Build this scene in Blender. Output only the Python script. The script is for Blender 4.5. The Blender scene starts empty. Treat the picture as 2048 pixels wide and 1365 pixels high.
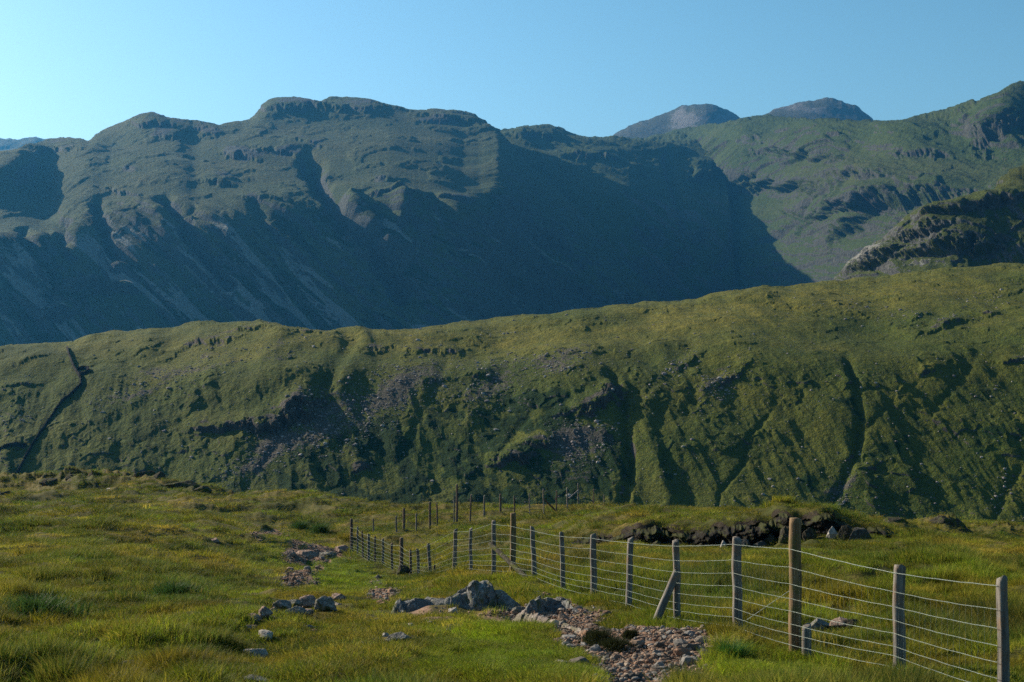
import bpy, math, random
import numpy as np

random.seed(7)
rng = np.random.default_rng(11)
F = 2844.0; CU, CV = 1024.0, 682.5          # lens in photo pixels (50 mm on 36 mm), level camera
R = math.radians
sc = bpy.context.scene

# ------------------------------------------------------------------ camera
cam_d = bpy.data.cameras.new('camera'); cam = bpy.data.objects.new('camera', cam_d)
sc.collection.objects.link(cam); sc.camera = cam
cam.location = (0, 0, 0); cam.rotation_euler = (R(90), 0, 0)
cam_d.sensor_width = 36; cam_d.lens = F * 36 / 2048; cam_d.clip_end = 60000; cam_d.clip_start = 0.1
cam_d.dof.use_dof = True; cam_d.dof.focus_distance = 40; cam_d.dof.aperture_fstop = 5.6

# ------------------------------------------------------------------ light
SUN_AZ, SUN_EL = R(-58), R(25.5)              # left of the view axis, ahead of the camera
w = bpy.data.worlds.new('World'); sc.world = w; w.use_nodes = True
nt = w.node_tree; nt.nodes.clear()
sky = nt.nodes.new('ShaderNodeTexSky'); sky.sky_type = 'NISHITA'; sky.sun_disc = False
sky.sun_elevation = SUN_EL; sky.sun_rotation = SUN_AZ
sky.altitude = 500; sky.air_density = 1.0; sky.dust_density = 1.6; sky.ozone_density = 3.0
hs = nt.nodes.new('ShaderNodeHueSaturation'); hs.inputs['Hue'].default_value = 0.472; hs.inputs['Value'].default_value = .93
hs.inputs['Saturation'].default_value = 1.02
bg = nt.nodes.new('ShaderNodeBackground'); bg.inputs['Strength'].default_value = 0.05
wo = nt.nodes.new('ShaderNodeOutputWorld')
nt.links.new(sky.outputs[0], hs.inputs['Color']); gm = nt.nodes.new('ShaderNodeGamma'); gm.inputs['Gamma'].default_value = 1.3; nt.links.new(hs.outputs[0], gm.inputs[0]); nt.links.new(gm.outputs[0], bg.inputs[0]); nt.links.new(bg.outputs[0], wo.inputs[0])
sun_d = bpy.data.lights.new('sun', 'SUN'); sun = bpy.data.objects.new('sun', sun_d); sc.collection.objects.link(sun)
sun_d.energy = 5.0; sun_d.angle = R(0.5); sun_d.color = (1.0, 0.86, 0.64)
from mathutils import Vector
sdir = Vector((math.sin(SUN_AZ) * math.cos(SUN_EL), math.cos(SUN_AZ) * math.cos(SUN_EL), math.sin(SUN_EL)))
sun.rotation_euler = sdir.to_track_quat('Z', 'Y').to_euler()

sc.view_settings.view_transform = 'Standard'; sc.view_settings.look = 'None'
sc.view_settings.exposure = 1.0; sc.view_settings.gamma = 1
sc.render.engine = 'CYCLES'
sc.cycles.max_bounces = 5; sc.cycles.diffuse_bounces = 2; sc.cycles.transmission_bounces = 3
sc.cycles.volume_bounces = 0; sc.cycles.use_denoising = False      # the photograph has grain; denoising smears the grass

# ------------------------------------------------------------------ numpy noise
_p = np.random.default_rng(3).permutation(4096).astype(np.int32)
_ga = np.random.default_rng(4).random(4096).astype(np.float32) * 6.2831853
_gx, _gy = np.cos(_ga), np.sin(_ga)
def n2(x, y, seed=0):
    x = np.asarray(x, np.float64) + seed * 37.71; y = np.asarray(y, np.float64) + seed * 91.13
    xi = np.floor(x); yi = np.floor(y)
    fx = (x - xi).astype(np.float32); fy = (y - yi).astype(np.float32)
    xi = xi.astype(np.int64) & 4095; yi = yi.astype(np.int64) & 4095
    def g(ix, iy, dx, dy):
        h = _p[(_p[ix & 4095] + iy) & 4095]
        return _gx[h] * dx + _gy[h] * dy
    a = g(xi, yi, fx, fy); b = g(xi + 1, yi, fx - 1, fy)
    c = g(xi, yi + 1, fx, fy - 1); d = g(xi + 1, yi + 1, fx - 1, fy - 1)
    sx = fx * fx * fx * (fx * (fx * 6 - 15) + 10); sy = fy * fy * fy * (fy * (fy * 6 - 15) + 10)
    return ((a + (b - a) * sx) + ((c + (d - c) * sx) - (a + (b - a) * sx)) * sy) * 1.5
def fbm(x, y, o=4, seed=0, gain=.5):
    r = 0; a = 1.0
    for i in range(o):
        r = r + a * n2(x * 2 ** i, y * 2 ** i, seed + i * 7); a *= gain
    return r
def ridged(x, y, o=4, seed=0, gain=.5):
    r = 0; a = 1.0
    for i in range(o):
        r = r + a * (1 - 2 * np.abs(n2(x * 2 ** i, y * 2 ** i, seed + i * 7))); a *= gain
    return r
def sst(a, b, x):
    t = np.clip((x - a) / (b - a), 0, 1); return t * t * (3 - 2 * t)

# image-plane footprints of features, measured on the photograph
def blob(U, V, cu, cv, ru, rv, ang=0):
    c, s = math.cos(R(ang)), math.sin(R(ang))
    du, dv = U - cu, V - cv
    a = (du * c + dv * s) / ru; b = (-du * s + dv * c) / rv
    return np.exp(-(a * a + b * b))
def seg_dist(U, V, pts):
    best = np.full(np.shape(U), 1e9); side = np.zeros(np.shape(U)); tt = np.zeros(np.shape(U))
    n = len(pts) - 1
    for i in range(n):
        (x0, y0), (x1, y1) = pts[i], pts[i + 1]
        dx, dy = x1 - x0, y1 - y0; L = dx * dx + dy * dy
        t = np.clip(((U - x0) * dx + (V - y0) * dy) / L, 0, 1)
        ex, ey = U - x0 - t * dx, V - y0 - t * dy
        d = np.hypot(ex, ey); m = d < best
        best = np.where(m, d, best); side = np.where(m, np.sign(dx * ey - dy * ex), side)
        tt = np.where(m, (i + t) / n, tt)
    return best, side, tt
def line(U, V, pts, wd, taper=True):
    d, s, t = seg_dist(U, V, pts)
    r = np.exp(-(d / wd) ** 2)
    return r * (sst(0, .15, t)) if taper else r
def poly(U, V, pts, soft=8):
    ins = np.zeros(np.shape(U), bool); n = len(pts)
    for i in range(n):
        x0, y0 = pts[i]; x1, y1 = pts[(i + 1) % n]
        if y0 == y1: continue
        c = ((y0 > V) != (y1 > V)) & (U < (x1 - x0) * (V - y0) / (y1 - y0) + x0)
        ins ^= c
    d, _, _ = seg_dist(U, V, pts + [pts[0]])
    return sst(-soft, soft, np.where(ins, d, -d))

# ------------------------------------------------------------------ materials
def mat(name):
    m = bpy.data.materials.new(name); m.use_nodes = True
    n = m.node_tree; n.nodes.clear()
    return m, n
def N(n, t, **kw):
    o = n.nodes.new(t)
    for k, v in kw.items():
        if k.startswith('_'): setattr(o, k[1:], v)
        else: o.inputs[k].default_value = v
    return o
def L(n, a, b): n.links.new(a, b)
def noise(n, vec, scale, detail=4, rough=.6, dist=0):
    t = N(n, 'ShaderNodeTexNoise', Scale=scale, Detail=detail, Roughness=rough, Distortion=dist)
    L(n, vec, t.inputs['Vector']); return t.outputs['Fac']
def ramp(n, fac, stops):
    r = n.nodes.new('ShaderNodeValToRGB'); e = r.color_ramp.elements
    while len(e) < len(stops): e.new(.5)
    for i, (p, c) in enumerate(stops):
        e[i].position = p; e[i].color = (*c, 1) if len(c) == 3 else c
    L(n, fac, r.inputs[0]); return r.outputs[0]
def mix(n, f, a, b, mode='MIX'):
    m = n.nodes.new('ShaderNodeMix'); m.data_type = 'RGBA'; m.blend_type = mode
    for s, x in ((m.inputs[0], f), (m.inputs[6], a), (m.inputs[7], b)):
        if isinstance(x, (int, float)): s.default_value = x
        elif isinstance(x, tuple): s.default_value = (*x, 1)
        else: L(n, x, s)
    return m.outputs[2]
def math_(n, op, a, b=None, clamp=False):
    m = n.nodes.new('ShaderNodeMath'); m.operation = op; m.use_clamp = clamp
    for i, x in enumerate((a, b)):
        if x is None: continue
        if isinstance(x, (int, float)): m.inputs[i].default_value = x
        else: L(n, x, m.inputs[i])
    return m.outputs[0]
def finish(n, col, bumps=(), rough=.9, trans=0, spec=.2):
    b = N(n, 'ShaderNodeBsdfPrincipled', Roughness=rough)
    b.inputs['Specular IOR Level'].default_value = spec
    L(n, col, b.inputs['Base Color'])
    last = None
    for (h, st, dist) in bumps:
        u = N(n, 'ShaderNodeBump', Strength=st, Distance=dist); L(n, h, u.inputs['Height'])
        if last: L(n, last, u.inputs['Normal'])
        last = u.outputs[0]
    if last: L(n, last, b.inputs['Normal'])
    out = n.nodes.new('ShaderNodeOutputMaterial')
    if trans:
        t = n.nodes.new('ShaderNodeBsdfTranslucent'); L(n, col, t.inputs[0])
        s = n.nodes.new('ShaderNodeMixShader'); s.inputs[0].default_value = trans
        L(n, b.outputs[0], s.inputs[1]); L(n, t.outputs[0], s.inputs[2]); L(n, s.outputs[0], out.inputs[0])
    else: L(n, b.outputs[0], out.inputs[0])

def hill_material(name, s, grass, grass2, dry, rock, rock2, bracken, scree=(.16, .14, .15), bump=1.0, k=.8):
    grass, grass2, dry, rock, rock2, bracken, scree = (tuple(c * k for c in q) for q in (grass, grass2, dry, rock, rock2, bracken, scree))
    """s = metres of one texture unit; attribute 'mask' = rock, bracken, dry, scree"""
    m, n = mat(name)
    pos = N(n, 'ShaderNodeTexCoord').outputs['Object']
    at = N(n, 'ShaderNodeAttribute', _attribute_name='mask'); sep = n.nodes.new('ShaderNodeSeparateColor')
    L(n, at.outputs['Color'], sep.inputs[0])
    nb = noise(n, pos, 1 / (s * 20), 5, .6, .4); nm = noise(n, pos, 1 / (s * 4), 5, .65); nf = noise(n, pos, 1 / s, 5, .7); nx = noise(n, pos, 4 / s, 3, .7)
    g = mix(n, ramp(n, nb, [(.35, (0, 0, 0)), (.65, (1, 1, 1))]), grass, grass2)
    dryf = math_(n, 'MULTIPLY', sep.outputs[2], ramp(n, nm, [(.3, (.2,) * 3), (.6, (1,) * 3)]), True)
    g = mix(n, dryf, g, dry)
    g = mix(n, ramp(n, nf, [(.42, (0,) * 3), (.68, (.7,) * 3)]), g, tuple(c * .4 for c in grass))
    g = mix(n, ramp(n, nx, [(.5, (0,) * 3), (.68, (.7,) * 3)]), g, dry)
    g = mix(n, ramp(n, nx, [(.3, (.75,) * 3), (.46, (0,) * 3)]), g, tuple(c * .3 for c in grass))
    bf = math_(n, 'ADD', sep.outputs[1], math_(n, 'MULTIPLY', math_(n, 'SUBTRACT', nm, .5), 1.4))
    g = mix(n, ramp(n, bf, [(.42, (0,) * 3), (.55, (1,) * 3)]), g, mix(n, nf, bracken, tuple(c * .45 for c in bracken)))
    sf = math_(n, 'ADD', at.outputs['Alpha'], math_(n, 'MULTIPLY', math_(n, 'SUBTRACT', nf, .5), 1.8))
    g = mix(n, ramp(n, sf, [(.45, (0,) * 3), (.62, (.85,) * 3)]), g, mix(n, ramp(n, nx, [(.4, (0,) * 3), (.65, (1,) * 3)]), tuple(c * .45 for c in scree), scree))
    rk = mix(n, ramp(n, nf, [(.35, (0,) * 3), (.65, (1,) * 3)]), rock, rock2)
    rf = math_(n, 'ADD', sep.outputs[0], math_(n, 'MULTIPLY', math_(n, 'SUBTRACT', nm, .5), 1.2))
    g = mix(n, ramp(n, rf, [(.42, (0,) * 3), (.6, (1,) * 3)]), g, rk)
    finish(n, g, [(nm, .5 * bump, s * 1.2), (nf, .6 * bump, s * .5), (nx, .5 * bump, s * .15)], .95, 0, .1)
    return m

# ------------------------------------------------------------------ mesh helpers
col = sc.collection
def link(name, me, m=None, parent=None):
    o = bpy.data.objects.new(name, me); col.objects.link(o)
    if m: me.materials.append(m)
    if parent: o.parent = parent
    return o
def tag(o, label=None, cat=None, group=None, kind=None):
    for k, v in (('label', label), ('category', cat), ('group', group), ('kind', kind)):
        if v: o[k] = v
    return o
def raw_mesh(name, P, faces, smooth=True):
    """P (n,3), faces (m,k) uniform"""
    me = bpy.data.meshes.new(name); P = np.asarray(P, np.float32); faces = np.asarray(faces, np.int32)
    me.vertices.add(len(P)); me.vertices.foreach_set('co', P.ravel())
    k = faces.shape[1]; me.loops.add(faces.size); me.loops.foreach_set('vertex_index', faces.ravel())
    me.polygons.add(len(faces)); me.polygons.foreach_set('loop_start', np.arange(0, faces.size, k, dtype=np.int32))
    me.polygons.foreach_set('use_smooth', np.full(len(faces), smooth))
    me.update(calc_edges=True); me.validate(); return me
def grid_faces(nr, nc):
    i = np.arange(nr - 1)[:, None] * nc + np.arange(nc - 1)[None]
    i = i.ravel(); return np.stack([i, i + 1, i + nc + 1, i + nc], 1)
def mask_attr(me, M):
    a = me.color_attributes.new('mask', 'FLOAT_COLOR', 'POINT')
    a.data.foreach_set('color', np.clip(M, 0, 1).astype(np.float32).reshape(-1))
def normals(P):
    du = np.gradient(P, axis=1); dv = np.gradient(P, axis=0)
    n = np.cross(du, dv); n /= np.linalg.norm(n, axis=2, keepdims=True) + 1e-9
    n *= np.sign(n[..., 2:3] + 1e-9); return n
def blur(A, k):
    for ax in (0, 1):
        pad = [(k, k) if i == ax else (0, 0) for i in range(A.ndim)]
        B = np.pad(A, pad, mode='edge'); c = np.cumsum(B, axis=ax)
        c = np.concatenate([np.zeros_like(np.take(c, [0], ax)), c], ax)
        n = A.shape[ax]
        A = (np.take(c, range(2 * k + 1, 2 * k + 1 + n), ax) - np.take(c, range(0, n), ax)) / (2 * k + 1)
    return A

class Layer:
    """A hillside: built upward from its foot; its slope says how fast it recedes; relief is pushed out along its normals."""
    def __init__(s, name, sky, vbot, d0, slope, relief, masks, material, u0, u1, step, rows, crest=.07, rough=0, back=12, seed=0, rock_th=(.75, 1.1)):
        U = np.arange(u0, u1 + step, step, dtype=np.float64); nc = len(U)
        vs = np.interp(U, *zip(*sky))
        k = max(1, int(5 / step)); vs = np.convolve(np.pad(vs, k, mode='edge'), np.ones(2 * k + 1) / (2 * k + 1), 'valid')
        vs = vs + rough * fbm(U / 30, U * 0, 4, seed + 50)
        vb = np.interp(U, *zip(*vbot)) if isinstance(vbot, list) else np.full(nc, float(vbot))
        t = np.linspace(0, 1, rows)[:, None]
        V = vb[None] + (vs - vb)[None] * t; UU = np.broadcast_to(U, V.shape).copy()
        K = (V - CV) / F
        tn = slope(UU, V)
        top = sst(0, 26, V - vs[None])                      # round the crest
        tn = (-K + crest) * (1 - top) + tn * top
        tn = np.maximum(tn, -K + crest * .6)
        tn = blur(tn, 4)
        D = np.empty_like(V); q0 = np.interp(U, *zip(*d0)); kk = max(2, int(45 / step))
        for _i in range(3): q0 = np.convolve(np.pad(q0, kk, mode='reflect', reflect_type='odd'), np.ones(2 * kk + 1) / (2 * kk + 1), 'valid')
        D[0] = q0
        for i in range(1, rows):
            D[i] = D[i - 1] * (1 + (K[i - 1] - K[i]) / np.maximum(tn[i] + (K[i] + K[i - 1]) / 2, .02))
        X = (UU - CU) / F * D; Z = -K * D
        S = np.zeros_like(D); S[1:] = np.cumsum(np.hypot(np.diff(D, axis=0), np.diff(Z, axis=0)), axis=0)
        P = np.stack([X, D, Z], 2)
        Ps = blur(P, 3); nrm = normals(Ps)
        h = relief(UU, V, X, S, D)
        P = P + nrm * h[..., None]
        # the far side behind the crest
        bk = [P]; last = P[-1].copy(); dd = np.median(D[-1]) * .012
        for i in range(back):
            last = last.copy(); last[:, 1] += dd * (1 + i * .5); last[:, 0] *= last[:, 1] / bk[-1][-1][:, 1]
            last[:, 2] -= dd * (.05 + .12 * i) * (1 + i * .5); bk.append(last[None])
        P = np.concatenate(bk, 0)
        nb = P.shape[0] - rows
        ext = lambda A: np.concatenate([A, np.repeat(A[-1:], nb, 0)], 0)
        n2_ = normals(P); steep = np.sqrt(np.maximum(1 - n2_[..., 2] ** 2, 0)) / np.maximum(n2_[..., 2], .05)
        M = np.stack([ext(a) for a in masks(UU, V, X, S)], 2)
        M[..., 0] = np.maximum(M[..., 0], sst(rock_th[0], rock_th[1], steep))
        me = raw_mesh(name, P.reshape(-1, 3), grid_faces(P.shape[0], nc)); mask_attr(me, M)
        s.ob = tag(link(name, me, material), kind='structure')
        print(name, 'depth', int(D.min()), int(D[-1].min()), int(D[-1].max()))
        s.P, s.U, s.vs, s.vb, s.rows, s.nrm = P, U, vs, vb, rows, n2_
    def at(s, u, v):
        ci = np.interp(u, s.U, np.arange(len(s.U))); c = np.clip(np.round(ci).astype(int), 0, len(s.U) - 1)
        t = (v - s.vb[c]) / (s.vs[c] - s.vb[c]); r = np.clip(np.round(t * (s.rows - 1)).astype(int), 0, s.rows - 1)
        return s.P[r, c], s.nrm[r, c]
Z0 = lambda U: np.zeros_like(U)

def crag(U, V, cu, cv, ru, rv, ang=0, edge=.18):
    """rises gently from above and breaks off at its lower edge"""
    c, s_ = math.cos(R(ang)), math.sin(R(ang))
    du, dv = U - cu, V - cv
    a = (du * c + dv * s_) / ru; b = (-du * s_ + dv * c) / rv
    return np.exp(-np.abs(a) ** 3) * sst(-1.6, .6, b) * (1 - sst(.55, .8 + edge * 2, b + .55 * fbm(U / 26, V / 20, 4, 5, .65)))

exec_layers = True
# ------------------------------------------------------------------ far peaks
GR = (.035, .05, .02); GR2 = (.05, .065, .025)
m_far = hill_material('far_fell_turf', 14, GR, GR2, (.08, .08, .04), (.09, .09, .09), (.14, .14, .13), (.03, .06, .015))
def masks0(U, V, X, S): return Z0(U), Z0(U), .5 + .5 * fbm(X / 400, S / 300, 3, 9), Z0(U)
def relief_peak(amp, seed):
    def f(U, V, X, S, D):
        return amp * (.45 * fbm(X / 260, S / 260, 5, seed) + .22 * fbm(X / 60, S / 110, 5, seed + 1, .6) + .2 * ridged(X / 140 + .2 * S / 120, S / 200, 4, seed + 3) - .1)
    return f
P0 = Layer('distant_fells', [(-200, 280), (0, 274), (40, 277), (70, 271), (100, 283), (200, 300), (400, 330)], 420, [(-200, 5200), (400, 5200)],
      lambda U, V: .45 + 0 * U, relief_peak(22, 2), masks0, m_far, -260, 400, 3, 90, rough=1)
def masks_pk(U, V, X, S): return .3 + .5 * fbm(X / 160, S / 260, 4, 10), Z0(U), .5 + .5 * fbm(X / 400, S / 300, 3, 9), .2 + .5 * fbm(X / 90, S / 240, 3, 19)
m_peak = hill_material('peak_turf', 12, (.05, .06, .03), (.07, .08, .04), (.12, .11, .07), (.10, .10, .105), (.22, .21, .20), (.04, .06, .02), (.22, .215, .21), bump=1.4, k=.62)
P1 = Layer('distant_pointed_peak', [(1100, 330), (1215, 279), (1240, 262), (1270, 246), (1300, 237), (1332, 225), (1350, 216), (1370, 213), (1398, 210), (1415, 206), (1432, 212), (1450, 218), (1480, 238), (1560, 280), (1650, 330)],
      330, [(1100, 6000), (1400, 5700), (1650, 6100)], lambda U, V: .5 + .35 * sst(1330, 1420, U) * sst(1500, 1440, U), relief_peak(7, 12), masks_pk, m_peak, 1080, 1660, 2, 110, rough=3.5, rock_th=(.6, 1.1))
P2 = Layer('distant_domed_peak', [(1400, 300), (1535, 229), (1548, 216), (1572, 214), (1600, 204), (1640, 196), (1655, 195), (1682, 198), (1700, 206), (1716, 212), (1728, 224), (1748, 240), (1800, 262), (1900, 300)],
      330, [(1400, 5300), (1650, 5100), (1900, 5500)], lambda U, V: .5 + 0 * U, relief_peak(7, 22), masks_pk, m_peak, 1400, 1900, 2, 100, rough=3.5, rock_th=(.6, 1.1))

# ------------------------------------------------------------------ the right-hand fells round the valley head
m_mid = hill_material('fell_turf', 9, (.032, .064, .016), (.055, .09, .022), (.085, .09, .032), (.03, .034, .034), (.085, .088, .08), (.025, .045, .012), k=.72)
def slope3(U, V):
    t = .44 + .22 * sst(420, 520, V) * sst(1380, 1500, U)
    for (cu, cv, ru, rv, a) in ((1610, 300, 85, 17, .9), (1545, 362, 80, 22, 1.4), (1470, 340, 50, 30, 1.2), (1825, 393, 90, 16, .9), (1700, 428, 75, 24, 1.3), (1800, 300, 60, 10, .5), (1400, 320, 90, 30, .6), (1700, 470, 90, 30, .25), (1990, 250, 50, 30, .8), (1650, 318, 40, 12, .9)):
        t = t + a * blob(U, V, cu, cv, ru, rv)
    return t
def relief3(U, V, X, S, D):
    h = 9 * fbm(X / 240, S / 260, 3, 31) + .9 * ridged(X / 60 - S / 150, S / 130, 5, 35) + 2.2 * fbm(X / 26, S / 30, 5, 36, .6)
    n = fbm(X / 90, S / 120, 4, 41); zone = .25 + blob(U, V, 1620, 310, 160, 60) + blob(U, V, 1780, 410, 190, 55, -8) + blob(U, V, 1980, 260, 110, 60) + blob(U, V, 1360, 330, 130, 50)
    h += 9 * sst(.12, .3, n) * np.clip(zone, 0, 1) + 4 * sst(.05, .12, fbm(X / 40, S / 50, 3, 44)) * np.clip(zone - .2, 0, 1)
    for c in ((1600, 295, 90, 22, 6, 26), (1560, 350, 85, 30, 4, 40), (1700, 400, 90, 26, -14, 32), (1830, 385, 110, 30, -4, 34), (1690, 440, 50, 30, -35, 34), (1850, 300, 60, 16, 5, 16), (1990, 240, 60, 40, -30, 30), (1440, 320, 50, 30, 20, 40), (1720, 340, 60, 20, 5, 24), (1930, 420, 80, 20, -8, 24)):
        h += .8 * c[5] * crag(U, V, *c[:5])
    h -= 14 * line(U, V, [(1640, 372), (1600, 440), (1560, 470), (1500, 490), (1478, 520)], 6)
    h -= 9 * line(U, V, [(1590, 380), (1625, 370), (1665, 395), (1680, 420)], 5) + 9 * line(U, V, [(1560, 420), (1610, 440), (1600, 470)], 4)
    for u in (1655, 1672, 1688): h += 7 * line(U, V, [(u - 8, 365), (u, 385), (u + 12, 410)], 5)
    return h
def masks3(U, V, X, S):
    rk = .55 * blob(U, V, 1760, 400, 180, 50, -8) + .4 * blob(U, V, 1610, 310, 110, 45) + .7 * blob(U, V, 2000, 230, 70, 50, -30)
    return rk * (.7 + fbm(X / 50, S / 50, 3, 7)), Z0(U), .1 + .5 * blob(U, V, 1760, 360, 250, 40) + .3 * fbm(X / 200, S / 200, 3, 9), .25 * blob(U, V, 1600, 530, 60, 8, -28) + .3 * blob(U, V, 1980, 300, 90, 20, -25)
M3 = Layer('valley_head_fells', [(1150, 300), (1215, 280), (1300, 276), (1380, 256), (1440, 246), (1480, 240), (1520, 232), (1545, 231), (1620, 240), (1680, 243), (1750, 243), (1800, 240), (1850, 234), (1900, 222), (1930, 214), (1960, 203), (1985, 196), (2010, 184), (2048, 172), (2150, 150), (2300, 140)],
      720, [(1150, 2900), (1400, 2900), (1480, 2850), (1560, 2700), (1650, 2450), (1800, 2100), (2048, 1800), (2300, 1700)],
      slope3, relief3, masks3, m_mid, 1150, 2260, 1.7, 330, rough=1.5, seed=3, rock_th=(1.9, 2.8))

# ------------------------------------------------------------------ shaded spur behind the big massif
def slope2(U, V): return .34 + .5 * sst(300, 380, V - (U - 1000) * .25)
def relief2(U, V, X, S, D):
    q = X + .6 * S; h = 9 * fbm(X / 200, S / 260, 3, 51) + 3 * ridged(q / 80, S / 300, 4, 55)
    h += 4 * sst(.1, .35, fbm(X / 70, S / 90, 3, 57)) * sst(420, 300, V)
    h = h * sst(1470, 1400, U) + 22 * crag(U, V, 1410, 330, 34, 26) + 16 * crag(U, V, 1070, 270, 50, 14) + 14 * crag(U, V, 1180, 310, 60, 14) - 14 * line(U, V, [(1330, 300), (1350, 380), (1380, 450)], 10)
    return h
def masks2(U, V, X, S): return .15 * sst(500, 330, V) + 0 * U, Z0(U), .2 + 0 * U, .6 * sst(.05, .4, fbm((X + .6 * S) / 50, S / 300, 3, 83)) * sst(330, 400, V)
M2 = Layer('shaded_valley_spur', [(900, 300), (1000, 259), (1040, 254), (1075, 252), (1100, 254), (1150, 268), (1215, 279), (1300, 282), (1380, 284), (1405, 288), (1425, 296), (1440, 308), (1452, 345), (1460, 400), (1466, 470), (1472, 560), (1480, 660), (1495, 800)],
      760, [(900, 2700), (1100, 2650), (1220, 2600), (1300, 2680), (1420, 2780), (1500, 2850)], slope2, relief2, masks2, m_mid, 940, 1494, 1.6, 260, rough=1.2, seed=5, rock_th=(1.0, 1.4))

# ------------------------------------------------------------------ the big massif
m_mas = hill_material('massif_turf', 8, (.045, .085, .035), (.075, .115, .045), (.13, .135, .06), (.05, .062, .065), (.11, .12, .115), (.03, .055, .018), (.42, .43, .40), bump=1.3, k=.66)
EDGE = [(-260, 480), (0, 470), (100, 450), (180, 405), (330, 392), (480, 400), (620, 405), (700, 400), (780, 388), (860, 392), (925, 400), (960, 385), (1000, 350), (1060, 400), (1150, 465), (1250, 560), (1350, 640), (1500, 740)]
def slope1(U, V):
    e = np.interp(U, *zip(*EDGE)) + 5 * n2(U / 160, V / 90, 4)
    t = .30 + .42 * sst(-25, 45, V - e) + .32 * sst(30, 150, V - e) - .3 * sst(150, 290, V - e)
    for b in ((195, 598, 60, 12, -6, .5), (215, 625, 50, 10, -5, .4), (105, 655, 34, 14, -20, .4), (450, 420, 60, 20, 10, .2), (230, 430, 50, 26, 0, .22), (90, 470, 40, 20, 0, .2), (390, 460, 22, 26, 20, .25), (840, 560, 40, 30, 20, .15)):
        t = t - b[5] * blob(U, V, *b[:5])
    t = t + .5 * blob(U, V, 10, 372, 70, 30, -30) + .25 * blob(U, V, 620, 230, 160, 14) + .2 * blob(U, V, 300, 255, 110, 16)
    return t
GUL = [([(600, 308), (625, 340), (655, 400), (690, 455), (740, 500), (800, 600)], 13, 55), ([(318, 380), (345, 425), (380, 500), (450, 600)], 11, 34),
       ([(192, 390), (198, 440), (240, 540)], 9, 26), ([(130, 430), (120, 500), (150, 580)], 10, 22), ([(858, 392), (872, 450), (905, 530)], 9, 26),
       ([(40, 455), (60, 520)], 9, 20), ([(500, 395), (530, 470), (600, 560)], 9, 14), ([(745, 430), (760, 480)], 5, 12)]
KNO = [(575, 212, 55, 14, 0, 24), (700, 212, 75, 13, 0, 22), (305, 240, 45, 14, 0, 22), (120, 290, 50, 14, 0, 16), (440, 362, 36, 13, 4, 20), (470, 305, 30, 10, 5, 14), (520, 262, 22, 8, 0, 12),
       (560, 300, 60, 12, 8, 16), (490, 310, 40, 10, 8, 12), (260, 340, 22, 7, 5, 8), (250, 378, 40, 9, 12, 16), (620, 290, 40, 8, 12, 10), (900, 232, 60, 10, 8, 16), (865, 238, 40, 8, 0, 10), (760, 355, 20, 7, 0, 10),
       (650, 345, 12, 9, 0, 12), (765, 400, 28, 12, 0, 18), (810, 395, 30, 12, 0, 20), (905, 400, 40, 12, 6, 22), (170, 600, 40, 14, 0, 34), (225, 612, 50, 12, -5, 40), (110, 655, 34, 18, -20, 36), (400, 255, 40, 8, 5, 8),
       (340, 262, 40, 12, -10, 14), (540, 400, 60, 12, 5, 12), (415, 265, 26, 9, 0, 10)]
def relief1(U, V, X, S, D):
    e = np.interp(U, *zip(*EDGE)); face = sst(-20, 60, V - e)
    q = X + .75 * S; h = 10 * fbm(q / 330, S / 420, 3, 61) + (.6 + 4.2 * face) * ridged(q / 90, S / 420, 5, 65, .55) + (.7 + 1.5 * face) * fbm(q / 24, S / 70, 4, 66) + 14 * face * ridged(q / 260, S / 700, 3, 67)
    cr = fbm(X / 70, S / 120, 4, 71) + .5 * fbm(X / 300, S / 300, 2, 73)
    h += 2.0 * sst(.2, .45, cr) + 1.0 * sst(.05, .2, fbm(X / 30, S / 60, 3, 76)) * sst(-.1, .3, cr)
    h += 12 * face * sst(.0, .5, fbm(q / 90, S / 260, 4, 79))
    for pts, wd, dep in GUL: h -= .62 * dep * line(U, V, pts, wd * 1.3 * (1 + .4 * n2(V / 22, U / 40, 3)))
    for k in KNO: h += .42 * k[5] * crag(U, V, *k[:5])
    h += 13 * line(U, V, [(690, 390), (720, 450), (790, 520)], 20) + 12 * line(U, V, [(790, 390), (790, 470)], 12)
    return h
def masks1(U, V, X, S):
    e = np.interp(U, *zip(*EDGE)); face = sst(-20, 60, V - e)
    rk = .12 + .12 * face + .8 * sum(blob(U, V, k[0], k[1] + 3, k[2] * .9, k[3] * 1.1, k[4]) for k in KNO)
    scr = .85 * face * sst(.05, .45, fbm((X + .75 * S) / 40, S / 330, 4, 83)) * sst(40, 100, V - e)
    return rk * (.6 + .8 * fbm(X / 60, S / 100, 3, 7)), .75 * face * sst(-.1, .35, fbm((X + .75 * S) / 70, S / 260, 4, 85)), .45 + .5 * fbm(X / 240, S / 200, 3, 9), scr
M1 = Layer('great_fell', [(-260, 320), (-100, 312), (0, 303), (40, 296), (70, 286), (100, 278), (160, 279), (178, 284), (190, 270), (215, 253), (235, 244), (270, 238), (290, 231), (304, 229), (330, 240), (380, 246), (435, 251), (500, 243), (518, 228), (545, 211), (565, 205), (600, 203), (638, 211), (680, 203), (735, 203), (765, 214), (850, 220), (900, 225), (935, 231), (965, 241), (1000, 266), (1060, 330), (1150, 405), (1250, 500), (1350, 585), (1450, 665), (1560, 740)],
      780, [(-260, 1700), (300, 1780), (700, 1850), (900, 1920), (960, 1990), (1010, 2140), (1100, 2380), (1300, 2600), (1500, 2800)], slope1, relief1, masks1, m_mas, -260, 1500, 1.6, 420, rough=1.6, seed=7, rock_th=(1.25, 1.8))

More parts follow.
